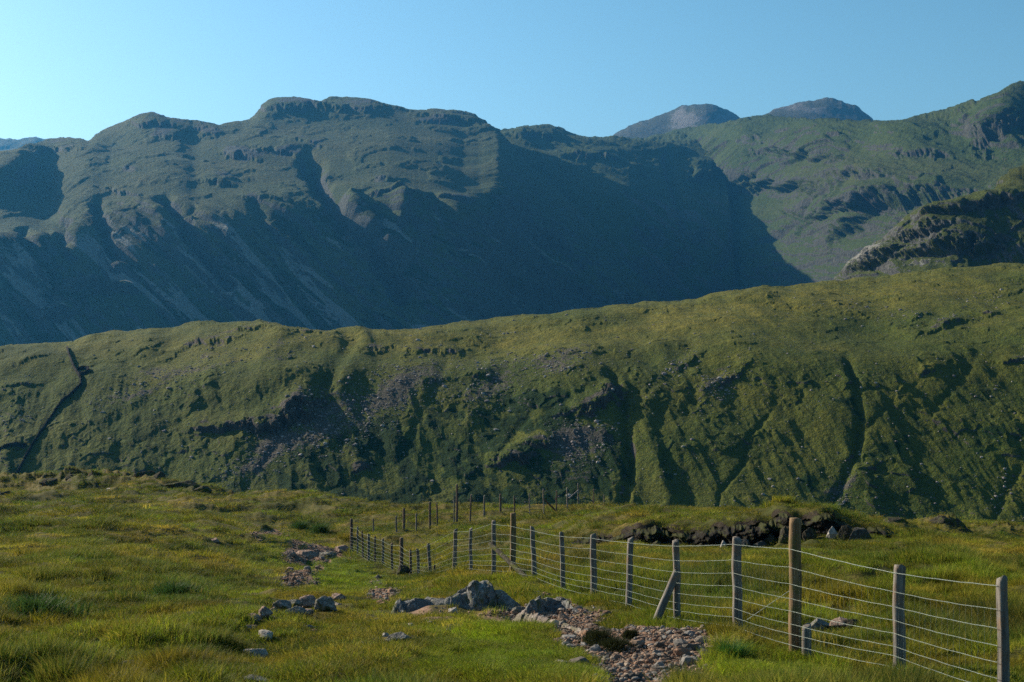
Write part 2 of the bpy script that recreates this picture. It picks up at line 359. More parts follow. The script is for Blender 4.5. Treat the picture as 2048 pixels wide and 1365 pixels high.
# ------------------------------------------------------------------ craggy spur on the right, nearer
m_spur = hill_material('spur_turf', 3.5, (.03, .05, .01), (.06, .085, .016), (.08, .085, .022), (.022, .024, .026), (.11, .115, .115), (.02, .04, .01), (.30, .30, .30))
def slope4(U, V): return .78 + .35 * sst(1800, 1960, U) * sst(385, 450, V) + .25 * sst(440, 480, V) - .35 * sst(380, 350, V) - .25 * sst(520, 560, V)
def relief4(U, V, X, S, D):
    h = 6 * fbm(X / 50, S / 60, 4, 91) + 1.0 * ridged(X / 14, S / 30, 4, 93) * sst(370, 400, V)
    h += 2.2 * sst(.1, .3, fbm(X / 26, S / 26, 4, 95)) * sst(390, 430, V)
    for c in ((1850, 455, 60, 22, -12, 9), (1780, 500, 50, 20, -20, 7), (1930, 470, 70, 28, -5, 12), (1900, 430, 50, 12, -15, 9), (1740, 530, 50, 14, -18, 7), (1990, 400, 60, 14, -10, 8), (1860, 505, 60, 10, -8, 7)):
        h += c[5] * crag(U, V, *c[:5])
    return h
def masks4(U, V, X, S):
    return (.15 + .5 * blob(U, V, 1850, 470, 90, 35, -15)) * (.8 + fbm(X / 18, S / 18, 3, 7)), .3 * sst(.1, .4, fbm(X / 40, S / 40, 3, 6)), .3 + .4 * sst(390, 350, V), .8 * blob(U, V, 1745, 520, 70, 22, -22) + .5 * blob(U, V, 1850, 530, 60, 12)
M4 = Layer('craggy_spur', [(1600, 640), (1655, 572), (1690, 545), (1715, 522), (1745, 505), (1775, 482), (1800, 462), (1845, 438), (1885, 414), (1915, 398), (1945, 387), (1975, 378), (2010, 352), (2048, 326), (2110, 290), (2260, 230)],
      680, [(1600, 1150), (1800, 1000), (2048, 960), (2300, 940)], slope4, relief4, masks4, m_spur, 1600, 2250, 1.5, 260, rough=3, seed=9, crest=.12, rock_th=(1.5, 2.1))

# ------------------------------------------------------------------ the green ridge across the valley
m_ridge = hill_material('ridge_turf', 1.6, (.030, .056, .009), (.055, .088, .013), (.19, .17, .026), (.032, .03, .026), (.10, .092, .08), (.015, .045, .007), (.13, .115, .105), k=.8)
RS = [(-260, 700), (0, 692), (60, 688), (120, 691), (150, 688), (180, 674), (230, 665), (280, 658), (330, 655), (400, 645), (460, 640), (520, 634), (545, 640), (570, 648), (620, 655), (660, 660), (700, 655), (740, 660), (800, 656), (870, 652), (960, 641), (1000, 634), (1060, 629), (1100, 630), (1160, 615), (1220, 606), (1390, 599), (1420, 590), (1460, 588), (1530, 578), (1600, 571), (1700, 558), (1850, 546), (2048, 530), (2260, 515)]
def ridge_edge(U): return np.interp(U, [-260, 0, 300, 600, 900, 1200, 1500, 2048, 2300], [760, 745, 720, 720, 730, 725, 700, 680, 670])
def slope_r(U, V): # gentle top, steep flank
    e = ridge_edge(U) + 14 * fbm(U / 150, V / 60, 2, 14)
    t = .24 + .34 * sst(-30, 70, V - e) + .06 * sst(100, 260, V - e) + .09 * sst(1000, 1500, U) * sst(-10, 90, V - e)
    t = t + .20 * blob(U, V, 540, 810, 110, 38, -14) + .12 * blob(U, V, 1150, 880, 120, 70) - .08 * blob(U, V, 300, 800, 160, 100)
    return t
RG = [([(1200, 738), (1228, 752), (1246, 790), (1252, 850), (1262, 920), (1250, 1000), (1245, 1060)], 11, 8.0), ([(716, 665), (700, 705), (668, 755), (640, 800)], 22, 9.0),
      ([(1690, 700), (1706, 760), (1722, 830), (1716, 900), (1690, 960), (1650, 1030)], 9, 5.0), ([(1868, 738), (1830, 775), (1775, 820), (1735, 860), (1720, 890)], 6, 1.2),
      ([(1560, 800), (1500, 870), (1486, 930), (1440, 990), (1436, 1040)], 6, 2.4), ([(2048, 930), (2010, 980), (1990, 1040)], 8, 3.0), ([(1960, 700), (1925, 760), (1860, 830)], 8, 1.2),
      ([(1330, 690), (1390, 760), (1380, 830)], 14, 2.5), ([(1090, 790), (1040, 850), (1000, 920)], 9, 2.0), ([(560, 880), (520, 940), (490, 980)], 9, 1.8), ([(900, 700), (880, 760), (840, 840), (790, 930)], 10, 1.8),
      ([(160, 900), (260, 830), (400, 770)], 9, 1.4), ([(210, 940), (330, 860), (440, 800)], 9, 1.2)]
RC = [(440, 672, 55, 12, -6, 3.2), (500, 655, 50, 8, -4, 2.6), (370, 690, 34, 10, -25, 2.2), (610, 665, 34, 8, 5, 2.6), (300, 690, 28, 8, -25, 1.6), (230, 680, 26, 6, -15, 1.4), (850, 695, 40, 9, 3, 2.4), (905, 697, 18, 8, 3, 2.4), (760, 690, 40, 14, -10, 2.2),
      (450, 845, 70, 18, -2, 6.5), (560, 830, 70, 30, -12, 9.0), (600, 800, 50, 26, -20, 7.0), (1030, 905, 45, 26, -8, 6.0), (1080, 880, 34, 18, -10, 4.5), (1190, 800, 44, 24, -25, 6.0), (1130, 820, 30, 10, -10, 2.5), (1230, 770, 22, 20, 10, 5.0), (1380, 715, 30, 10, -35, 2.8), (1465, 745, 34, 12, -25, 3.0), (960, 740, 30, 14, -10, 2.6), (880, 755, 30, 10, -10, 2.0), (720, 930, 26, 18, -20, 3.0), (1690, 610, 24, 5, 0, 1.4), (1700, 625, 30, 6, 0, 1.3), (1840, 630, 26, 7, -10, 1.8), (1905, 640, 40, 9, -12, 2.6), (1870, 655, 40, 8, -15, 2.4), (1985, 625, 34, 7, -5, 2.0), (2040, 720, 40, 8, 0, 3.0), (2030, 580, 30, 7, -10, 1.8), (1855, 745, 18, 8, -20, 1.6), (1215, 860, 14, 12, 0, 2.0), (1060, 700, 30, 8, 0, 1.2), (40, 765, 40, 7, -4, 2.2), (60, 718, 40, 7, -16, 2.0), (1740, 930, 30, 8, -20, 1.5), (640, 640, 20, 5, 0, 1), (330, 640, 16, 4, 0, .6)]
def relief_r(U, V, X, S, D):
    e = ridge_edge(U); face = sst(-20, 80, V - e)
    h = 1.5 * fbm(X / 50, S / 55, 3, 101) + (.15 + .42 * face) * (ridged(X / 14 + .45 * S / 30, S / 70, 4, 105) - .5)
    h += .22 * fbm(X / 5, S / 7, 4, 108) * (.5 + .5 * face)
    cr = fbm(X / 20 + .4 * S / 40, S / 26, 4, 111)
    h += .35 * sst(.2, .4, cr) * (.35 + .65 * face) + .3 * sst(.1, .2, fbm(X / 7, S / 8, 3, 113)) * sst(0, .3, cr)
    h += .9 * (1 - face) * fbm(X / 22, S / 60, 3, 117)
    for pts, wd, dep in RG: h -= .24 * dep * line(U, V, pts, wd * (1 + .3 * n2(V / 30, U / 30, 3)))
    for k in RC: h += .34 * k[5] * crag(U, V, *k[:5])
    h += 1.6 * line(U, V, [(738, 662), (700, 720), (668, 790)], 22) + 1.2 * line(U, V, [(1300, 780), (1290, 870), (1340, 1000)], 20)
    return h
def masks_r(U, V, X, S):
    w_ = 30 * fbm(X / 20, S / 20, 3, 121); Uw, Vw = U + w_, V + 30 * fbm(X / 20, S / 20, 3, 123)
    rk = .05 + .62 * sum(blob(U, V, k[0], k[1] + k[3] * .5, k[2] * .8, k[3] * .9, k[4]) * min(1, k[5] / 3) for k in RC)
    br = poly(Uw, Vw, [(440, 975), (540, 905), (620, 870), (720, 830), (820, 845), (940, 800), (1060, 770), (1130, 780), (1180, 840), (1255, 900), (1255, 1100), (400, 1100)], 26) * (.55 + .8 * fbm(X / 9 + .3 * S / 9, S / 18, 3, 125))
    for b in ((1330, 940, 60, 60, .6), (1420, 830, 90, 30, .4), (1700, 800, 50, 60, .5), (1800, 880, 100, 40, .6), (1960, 890, 90, 40, .7), (1900, 980, 80, 20, .5), (1540, 900, 70, 60, .5), (1280, 740, 40, 30, .5), (400, 830, 60, 22, .5), (330, 900, 50, 20, .4), (1610, 1000, 80, 30, .6), (30, 730, 120, 26, .35)):
        br = br + b[4] * blob(Uw, Vw, *b[:4], -20) * (.7 + .8 * fbm(X / 9, S / 14, 3, 127))
    scr = 0
    for b in ((560, 900, 80, 26, -25, .85), (780, 790, 110, 48, -30, .9), (1130, 725, 70, 22, 0, .6), (1160, 880, 60, 50, -20, .8), (470, 950, 60, 22, -20, .5), (380, 740, 110, 22, -22, .6), (250, 790, 60, 18, -25, .55), (240, 735, 40, 10, -20, .4), (560, 700, 60, 12, -10, .5), (980, 770, 80, 34, -20, .6), (1440, 770, 40, 26, -35, .6), (1350, 735, 40, 16, -35, .6), (640, 830, 40, 40, -30, .6), (1370, 940, 40, 50, 0, .35), (20, 835, 50, 16, 0, .5), (920, 690, 60, 10, 0, .3), (1850, 640, 70, 16, 0, .35), (1690, 980, 16, 50, 25, .6), (1140, 960, 60, 22, -10, .5)):
        scr = scr + b[5] * blob(Uw, Vw, *b[:5])
    dry = .18 - .3 * blob(U, V, 20, 780, 110, 90) + .35 * fbm(X / 40, S / 30, 3, 129) + .8 * blob(U, V, 1450, 625, 380, 44, -8) + .6 * blob(U, V, 900, 680, 300, 26) + .4 * blob(U, V, 450, 690, 260, 40) + .5 * blob(U, V, 1900, 590, 200, 40) + .4 * blob(U, V, 1500, 770, 120, 60) + .4 * blob(U, V, 1830, 770, 60, 30, -40)
    return rk * (.75 + 1.1 * fbm(X / 6, S / 5, 4, 7)), br, dry, scr
RIDGE = Layer('green_ridge', RS, 1130, [(-260, 420), (0, 410), (500, 392), (1000, 385), (1500, 378), (2048, 370), (2300, 368)], slope_r, relief_r, masks_r, m_ridge, -260, 2260, 1.35, 520, rough=1.2, seed=13, crest=.05, rock_th=(1.5, 2.2))

# ------------------------------------------------------------------ foreground ground
def W(u, v, d): return ((u - CU) / F * d, d, -(v - CV) / F * d)
NEAR = [  # u, v_top, v_base, distance, strainer?
 (2007, 1157, 1427, 10.9, 0), (1797, 1132, 1385, 12.6, 0), (1590, 1038, 1312, 14.5, 1), (1476, 1078, 1277, 16.2, 0), (1355, 1082, 1249, 18.1, 0), (1258, 1078, 1229, 20.2, 0), (1187, 1069, 1204, 22.3, 0),
 (1127, 1065, 1181, 24.6, 0), (1070, 1054, 1166, 27.0, 0), (1026, 1027, 1158, 29.3, 1), (987, 1043, 1146, 31.0, 0), (941, 1058, 1144, 33.2, 0), (908, 1058, 1143, 35.5, 0), (861, 1088, 1161, 41.0, 0), (838, 1098, 1162, 44.0, 0), (822, 1101, 1165, 45.8, 0), (803, 1076, 1160, 47.5, 1), (784, 1087, 1150, 49.2, 0), (766, 1078, 1137, 51.0, 0), (750, 1074, 1131, 52.6, 0), (737, 1069, 1126, 54.2, 0), (726, 1063, 1117, 55.8, 0), (715, 1055, 1107, 57.5, 0), (703, 1038, 1097, 59.0, 1)]
FAR = [(747, 1038, 1075, 65, 0), (793, 1033, 1077, 66, 0), (808, 1017, 1078, 66.8, 1), (832, 1028, 1073, 67.6, 0), (860, 1004, 1062, 69, 1), (875, 1007, 1055, 70, 0), (908, 992, 1040, 72, 0), (914, 969, 1036, 72.8, 1), (940, 990, 1035, 74, 0), (968, 992, 1034, 76, 0), (1001, 989, 1031, 78, 1), (1028, 993, 1028, 80, 0), (1060, 987, 1027, 82, 0), (1088, 978, 1019, 84, 0), (1113, 982, 1022, 85.5, 0), (1135, 976, 1016, 87.5, 0), (1157, 967, 1011, 90, 0), (1187, 978, 1014, 93, 0), (1208, 990, 1014, 96, 0)]
G = [(p[0], p[2], p[3]) for p in NEAR] + [(p[0], p[2], p[3]) for p in FAR] + [
 (-200, 2400, 3), (1024, 2400, 3), (2250, 2450, 3), (-200, 1700, 6), (1024, 1690, 6.2), (2250, 1750, 6),
 (-200, 1370, 11.5), (0, 1365, 11.8), (500, 1365, 11.9), (1024, 1365, 12), (1400, 1365, 12.4), (-200, 1200, 21), (0, 1200, 21), (400, 1220, 20), (0, 1100, 38), (-200, 1100, 38), (350, 1110, 38), (0, 1040, 58), (400, 1045, 60),
 (0, 1003, 80), (300, 1003, 82), (500, 1010, 84), (-200, 1003, 80), (640, 1010, 90), (0, 990, 95), (200, 985, 98), (400, 990, 96),
 (600, 1215, 22.5), (640, 1150, 41), (540, 1075, 68), (700, 1180, 32), (860, 1215, 22), (960, 1222, 20.8), (1100, 1225, 20), (1200, 1270, 16.8), (1350, 1290, 14.9),
 (1130, 1100, 42), (1250, 1105, 38), (1500, 1108, 36), (1700, 1105, 34), (1850, 1110, 33), (2048, 1120, 31), (2250, 1125, 30), (1650, 1150, 25), (2048, 1250, 17.5), (2250, 1260, 17), (1850, 1190, 21),
 (1400, 1068, 50), (1700, 1072, 50), (1900, 1075, 50), (2150, 1082, 50), (1200, 1045, 60), (1900, 1056, 68), (2150, 1062, 66),
 (1400, 1022, 72), (1250, 1012, 84), (1600, 1034, 80)]
G = np.array([W(*g) for g in G])
EDGE_F = [(-260, 118), (0, 120), (150, 118), (420, 112), (600, 100), (780, 94), (1000, 92), (1220, 98), (1500, 84), (1700, 92), (1850, 100), (2048, 100), (2300, 100)]   # where the ground rolls away
def tps_coords(x, y): return np.stack([x / y * F / 520.0, 2.1 * np.log(y)], -1)
Gc = tps_coords(G[:, 0], G[:, 1]); gv = G[:, 2] / G[:, 1]     # fit the depression angle, smooth in the view fan
def kern(r2): return .5 * r2 * np.log(r2 + 1e-12)
nG = len(G); A = np.zeros((nG + 3, nG + 3)); d2 = ((Gc[:, None] - Gc[None]) ** 2).sum(-1)
A[:nG, :nG] = kern(d2) + np.eye(nG) * .004; A[:nG, nG] = 1; A[:nG, nG + 1:] = Gc; A[nG, :nG] = 1; A[nG + 1:, :nG] = Gc.T
wt = np.linalg.solve(A, np.concatenate([gv, np.zeros(3)]))
_gu = np.linspace(-420, 2460, 150); _gl = np.linspace(math.log(2.2), math.log(130), 170)
_c = np.stack(np.meshgrid((_gu - CU) / 520.0, 2.1 * _gl), -1)
_k = sum(wt[i] * kern(((_c - Gc[i]) ** 2).sum(-1)) for i in range(nG)) + wt[nG] + _c @ wt[nG + 1:]
def base_k(u, d):
    fu = np.clip((u - _gu[0]) / (_gu[1] - _gu[0]), 0, len(_gu) - 1.001); fl = np.clip((np.log(np.maximum(d, 2.2)) - _gl[0]) / (_gl[1] - _gl[0]), 0, len(_gl) - 1.001)
    i = fu.astype(int); j = fl.astype(int); a = fu - i; b = fl - j
    return (_k[j, i] * (1 - a) + _k[j, i + 1] * a) * (1 - b) + (_k[j + 1, i] * (1 - a) + _k[j + 1, i + 1] * a) * b
def V_of(u, d): return CV - base_k(u, d) * F
# image-plane footprints on the foreground ground
PATH = [(995, 1218), (1050, 1200), (1110, 1195), (1175, 1215), (1215, 1255), (1290, 1260), (1375, 1262), (1440, 1280), (1425, 1330), (1360, 1390), (1320, 1500), (1130, 1500), (1190, 1365), (1150, 1310), (1090, 1262), (1040, 1240)]
PATCHES = [[(722, 1180), (760, 1168), (812, 1172), (800, 1198), (762, 1214), (732, 1204)], [(546, 1172), (576, 1148), (644, 1136), (642, 1154), (600, 1174)], [(562, 1106), (600, 1096), (695, 1093), (696, 1114), (650, 1128), (580, 1127)], [(490, 1080), (515, 1064), (566, 1062), (568, 1080), (505, 1087)]]
DIRT = [(790, 1262, 60, 18, -10, .5), (720, 1268, 40, 14, 0, .4), (830, 1240, 50, 10, 0, .4), (1180, 1240, 60, 18, 25, .4), (640, 1250, 50, 10, -20, .35), (470, 1300, 40, 10, 0, .35), (290, 1300, 40, 8, 0, .3), (480, 1135, 20, 10, 0, .5), (1690, 1270, 60, 14, 5, .5), (1850, 1300, 60, 12, 0, .3), (1010, 1240, 40, 10, 20, .35), (610, 1225, 70, 16, -12, .4)]
def gmasks(u, v, x, y):
    wu = u + 14 * fbm(u / 26, v / 14, 3, 201); wv = v + 7 * fbm(u / 26, v / 14, 3, 203)
    wu2 = u + 26 * fbm(u / 30, v / 13, 4, 205); wv2 = v + 12 * fbm(u / 30, v / 13, 4, 206)
    gr = poly(wu2, wv2, PATH, 12)
    for p in PATCHES: gr = np.maximum(gr, poly(wu, wv, p, 6))
    gr = gr * (1 - .6 * sst(.5, .75, fbm(u / 34, v / 15, 3, 208)))
    dirt = sum(b[5] * blob(wu, wv, *b[:5]) for b in DIRT) + .5 * line(wu, wv, [(1010, 1228), (900, 1236), (830, 1226), (775, 1206), (755, 1178)], 12, False) + .55 * line(wu, wv, [(590, 1160), (650, 1132), (630, 1112), (570, 1098), (535, 1076), (500, 1062)], 9, False)
    lush = 1.0 * poly(wu, wv, [(700, 1210), (640, 1180), (590, 1150), (580, 1128), (700, 1120), (740, 1150), (790, 1170), (720, 1178)], 16)
    lush = np.maximum(lush, poly(wu, wv, [(800, 1380), (840, 1290), (960, 1255), (1060, 1270), (1150, 1320), (1190, 1390)], 22))
    lush = np.maximum(lush, .7 * poly(wu, wv, [(1400, 1400), (1420, 1320), (1620, 1310), (1700, 1400)], 20))
    lush = np.maximum(lush, .6 * blob(wu, wv, 560, 1110, 60, 30))
    dry = .45 + .5 * fbm(x / 5, y / 9, 4, 207) + .35 * blob(u, v, 1350, 1015, 300, 22) + .35 * blob(u, v, 700, 1290, 140, 60) + .25 * blob(u, v, 250, 1100, 250, 60)
    rush = sst(.08, .4, fbm(x / 3.2, y / 5, 4, 209) + .12 * (u < 600) - .08 * (u > 1100)) * (1 - lush) * .85
    rush = np.maximum(rush, 1.0 * sst(82, 92, y) * sst(500, 380, u) * (.6 + .6 * fbm(x / 2, y / 2.5, 3, 219)))
    rush = np.maximum(rush, .8 * blob(wu, wv, 60, 1200, 70, 22)); rush = np.maximum(rush, .7 * blob(wu, wv, 740, 1028, 130, 14)); rush = np.maximum(rush, .6 * blob(wu, wv, 350, 1190, 60, 18)); rush = np.maximum(rush, .6 * blob(wu, wv, 100, 1320, 160, 30))
    rush = rush * (1 - np.clip(gr, 0, 1))
    return np.clip(gr, 0, 1), np.clip(dirt, 0, 1), np.clip(lush, 0, 1), np.clip(dry, 0, 1), np.clip(rush, 0, 1)
SKYFIX = [20, 26, 19, 13, 7, 7, 10, 32, 9, 0, 1, 8, 5, 9, 9, 5, 6, 11, 10, 15, 14, 17, 15, 11, 16, 20, 29, 20, 25, 24, 36, 38, 53]
def ground_h(u, d):
    x = (u - CU) / F * d; v = V_of(u, d)
    z = base_k(u, d) * d
    e = np.interp(u, *zip(*EDGE_F)); far = np.maximum(d - e, 0)
    z = z - .020 * far ** 1.6 * 1.0 - .25 * far
    tame = np.exp(-(d / 500)) * (1 - .75 * blob(u, v, 1300, 1260, 260, 60))
    z = z + (.2 + .14 * sst(35, 60, d)) * fbm(x / 6, d / 8, 3, 211) * sst(3, 30, d) + .12 * ridged(x / 1.9, d / 2.6, 3, 215) * sst(30, 70, d) + .15 * fbm(x / 1.4, d / 1.8, 3, 213) * tame + .045 * np.abs(n2(x / .45, d / .55, 217))
    # knobbly mound on the left skyline and small moor hummocks
    m = blob(u, d, 150, 118, 210, 13) ** 1
    z = z + m * (.9 + .55 * ridged(x / 2.6, d / 3, 4, 221) + .5 * fbm(x / 6, d / 5, 3, 223))
    z = z + .55 * blob(u, d, 430, 105, 60, 6) * (1 + .6 * ridged(x / 2, d / 2, 3, 225))
    z = z + .5 * blob(u, d, 620, 92, 90, 7) + .35 * fbm(x / 3.5, d / 5, 3, 227) * sst(60, 85, d)
    # the bank behind the peat cutting: ground steps up at 41-46 m
    be = 44 + .3 * n2(u / 45, u * 0, 231) + np.interp(u, [1100, 1400, 1600, 1800], [3, 0, -1.5, -2.5])
    amp = np.interp(u, [1105, 1180, 1300, 1540, 1600, 1650, 1700, 1760, 1830], [0, .45, .7, .8, .8, .7, .5, .25, 0])
    z = z + amp * sst(-.5, .5, d - be) * (1 - sst(4, 26, d - be)) - .35 * (amp > 0) * amp * np.exp(-((d - be + 2.2) / 1.8) ** 2)
    z = z + .28 * blob(u, d, 1565, 44.5, 26, 2.4) + .25 * blob(u, d, 1655, 43, 40, 2.2)
    # settle the ground's far edge to its surveyed height
    fixv = np.interp(u, np.arange(0, 2049, 64), SKYFIX); ra = np.interp(u, [600, 1400], [84, 44]); z = z - fixv * d / F * sst(0, 1, (d - ra) / np.interp(u, [600, 1400], [20, 18]))
    # hummocks to the right
    for (a, b, c, dd, hh) in ((1890, 72, 60, 3, .8), (1790, 62, 50, 3, .45), (1960, 60, 60, 3, .35), (1860, 54, 50, 2, .35), (2010, 90, 80, 5, .6)):
        z = z + hh * blob(u, d, a, b, c, dd) * (1 + .5 * ridged(x / 1.6, d / 2, 3, 233))
    return z
def gz(x, y):
    x = np.asarray(x, float); y = np.asarray(y, float)
    return ground_h(x / y * F + CU, y)
us = np.concatenate([np.arange(-1500, -300, 12), np.arange(-300, 2351, 1.7), np.arange(2352, 3600, 12)])
ds = np.unique(np.concatenate([np.exp(np.linspace(math.log(2.6), math.log(330), 760)), np.linspace(40, 49, 90)]))
UU, DD = np.meshgrid(us, ds); XX = (UU - CU) / F * DD; ZZ = ground_h(UU, DD); VV = V_of(UU, DD)
gr, dirt, lush, dry, rush = gmasks(UU, VV, XX, DD)
ZZ = ZZ + gr * (.02 * ridged(XX / .25, DD / .3, 3, 241) - .04)
Pg = np.stack([XX, DD, ZZ], 2); ng = normals(Pg); steep = np.sqrt(1 - ng[..., 2] ** 2) / np.maximum(ng[..., 2], .1)
peat = sst(.75, 1.1, steep) * (DD > 38)
m_ground, n = mat('moor_ground')
pos = N(n, 'ShaderNodeTexCoord').outputs['Object']
at = N(n, 'ShaderNodeAttribute', _attribute_name='mask'); sep = n.nodes.new('ShaderNodeSeparateColor'); L(n, at.outputs['Color'], sep.inputs[0])
n1 = noise(n, pos, .35, 5, .6); nn2 = noise(n, pos, 2.2, 5, .65); n3 = noise(n, pos, 9, 5, .7); n4 = noise(n, pos, 40, 3, .7)
g = mix(n, ramp(n, n1, [(.38, (0,) * 3), (.62, (1,) * 3)]), (.036, .045, .008), (.06, .06, .012))
g = mix(n, math_(n, 'MULTIPLY', sep.outputs[2], ramp(n, nn2, [(.35, (0,) * 3), (.65, (1,) * 3)])), g, (.17, .115, .03))
g = mix(n, ramp(n, n3, [(.4, (0,) * 3), (.7, (.6,) * 3)]), g, (.022, .028, .008))
g = mix(n, math_(n, 'MULTIPLY', sep.outputs[1], .85), g, mix(n, n3, (.05, .10, .008), (.11, .15, .015)))
grav = ramp(n, n4, [(.3, (.06, .04, .03)), (.5, (.24, .15, .11)), (.75, (.42, .31, .25))])
sf = math_(n, 'ADD', sep.outputs[0], math_(n, 'MULTIPLY', math_(n, 'SUBTRACT', n3, .5), .9))
g = mix(n, ramp(n, sf, [(.36, (0,) * 3), (.5, (1,) * 3)]), g, mix(n, .6, grav, (.15, .095, .062)))
g = mix(n, ramp(n, at.outputs['Alpha'], [(.3, (0,) * 3), (.6, (1,) * 3)]), g, mix(n, n3, (.012, .009, .006), (.05, .04, .03)))
finish(n, g, [(nn2, .5, .12), (n3, .7, .05), (n4, .6, .012)], .95, 0, .1)
me = raw_mesh('moor_ground', Pg.reshape(-1, 3), grid_faces(*UU.shape))
mask_attr(me, np.stack([np.maximum(gr, dirt * .8), lush, dry, peat], 2))
tag(link('moor_ground', me, m_ground), kind='structure')
# valley floor sheet to the horizon
vp = raw_mesh('valley_floor', [(-4800, -1500, -74), (4800, -1500, -74), (5200, 9400, -74), (-5200, 9400, -74)], [(0, 1, 2, 3)])
mask_attr(vp, np.tile([0, .2, .3, 0], (4, 1))); tag(link('valley_floor', vp, m_ridge), kind='structure')
#@@MORE
# ------------------------------------------------------------------ rocks
def ico(sub):
    import bmesh
    b = bmesh.new(); bmesh.ops.create_icosphere(b, subdivisions=sub, radius=1)
    P = np.array([v.co[:] for v in b.verts]); Fc = np.array([[v.index for v in f.verts] for f in b.faces]); b.free(); return P, Fc
ICO = {k: ico(k) for k in (1, 2, 3, 5)}; ROCKS = []
def rock_pts(seed, sub=5, planes=16, rough=.06, top=None):
    r_ = np.random.default_rng(seed); P, Fc = ICO[sub]; P = P.copy()
    nn = r_.normal(size=(planes, 3)); nn /= np.linalg.norm(nn, axis=1, keepdims=True); hh = r_.uniform(.62, 1.0, planes)
    dn = P @ nn.T; rad = np.where(dn > .05, hh / np.maximum(dn, .05), 9).min(1); rad = np.minimum(rad, 1.25)
    if sub > 2:
        t = P * rad[:, None] * 2.2
        rad = rad * (1 + rough * fbm(t[:, 0] + t[:, 2] * .7, t[:, 1] * 1.3 - t[:, 2], 5, seed % 97, .6) + rough * .6 * ridged(t[:, 0] * 1.4 + seed, t[:, 2] * 2.6 + t[:, 1] * .6, 3, seed % 31))
    return P * rad[:, None], Fc
def rock_mat(name, a, b, lich, moss=.0):
    m, n = mat(name); pos = N(n, 'ShaderNodeTexCoord').outputs['Object']
    f1 = noise(n, pos, 3, 6, .65, .5); f2 = noise(n, pos, 14, 5, .7); f3 = noise(n, pos, 60, 3, .7)
    g = mix(n, ramp(n, f1, [(.35, (0,) * 3), (.65, (1,) * 3)]), a, b)
    g = mix(n, ramp(n, f2, [(.52, (0,) * 3), (.66, (.9,) * 3)]), g, lich)
    g = mix(n, ramp(n, f3, [(.35, (.6,) * 3), (.5, (0,) * 3)]), g, tuple(c * .3 for c in a))
    if moss: g = mix(n, ramp(n, f1, [(.5, (0,) * 3), (.58, (moss,) * 3)]), g, (.05, .06, .012))
    finish(n, g, [(f1, .6, .12), (f2, .8, .05), (f3, .6, .012)], .95, 0, .06); return m
m_rock = rock_mat('grey_rock', (.11, .108, .10), (.24, .23, .21), (.36, .35, .32), .9)
m_pale = rock_mat('pale_stone', (.28, .26, .24), (.40, .37, .34), (.5, .48, .45))
m_brown = rock_mat('brown_stone', (.17, .12, .10), (.32, .24, .20), (.42, .36, .32))
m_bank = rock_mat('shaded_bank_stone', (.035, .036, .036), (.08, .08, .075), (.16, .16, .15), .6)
m_dark = rock_mat('dark_rock', (.03, .027, .02), (.065, .06, .045), (.12, .115, .10), 1.0)
def place_ground(u, d): x = (u - CU) / F * d; return x, d, float(gz(x, d))
def d_of(u, v):
    d_ = np.exp(np.linspace(math.log(6), math.log(110), 1500)); vv = CV - ground_h(np.full_like(d_, u), d_) / d_ * F
    i = np.argmax(vv <= v); return float(d_[i]) if vv[i] <= v else 110.0
def rock(u, v, wpx, hpx, seed, label, m=m_rock, cat='rock', name='rock', group=None, flat=None, rot=0, sink=.25, depth=.8, d=None, par=None):
    """v is where its foot meets the turf; wpx, hpx its size seen in the photograph"""
    d = d or d_of(u, v); sx = wpx / F * d / 2; sz = hpx / F * d / (1 - sink) / 1.45
    P, Fc = rock_pts(seed, 5)
    c, s_ = math.cos(rot), math.sin(rot)
    me = raw_mesh(name, P * (sx, sx * depth, sz * .9), Fc)
    o = link(name, me, m, par); x, y, z = place_ground(u, d)
    o.location = (x, y + sx * depth * .5, float(gz(x, y + sx * depth * .5)) + sz * (.8 - sink * 1.6)); o.rotation_euler = (random.uniform(-.12, .12), random.uniform(-.12, .12) + rot, random.uniform(-.4, .4))
    tag(o, label, cat, group); ROCKS.append((x, y + sx * depth * .5, sx))
    return o
grp = 'loose stones lying in the turf'
m_bed = rock_mat('bedrock', (.10, .105, .11), (.24, .24, .235), (.36, .36, .34), .8)
m_pinkrock = rock_mat('brownish_bedrock', (.15, .125, .115), (.28, .24, .22), (.36, .34, .32), .5)
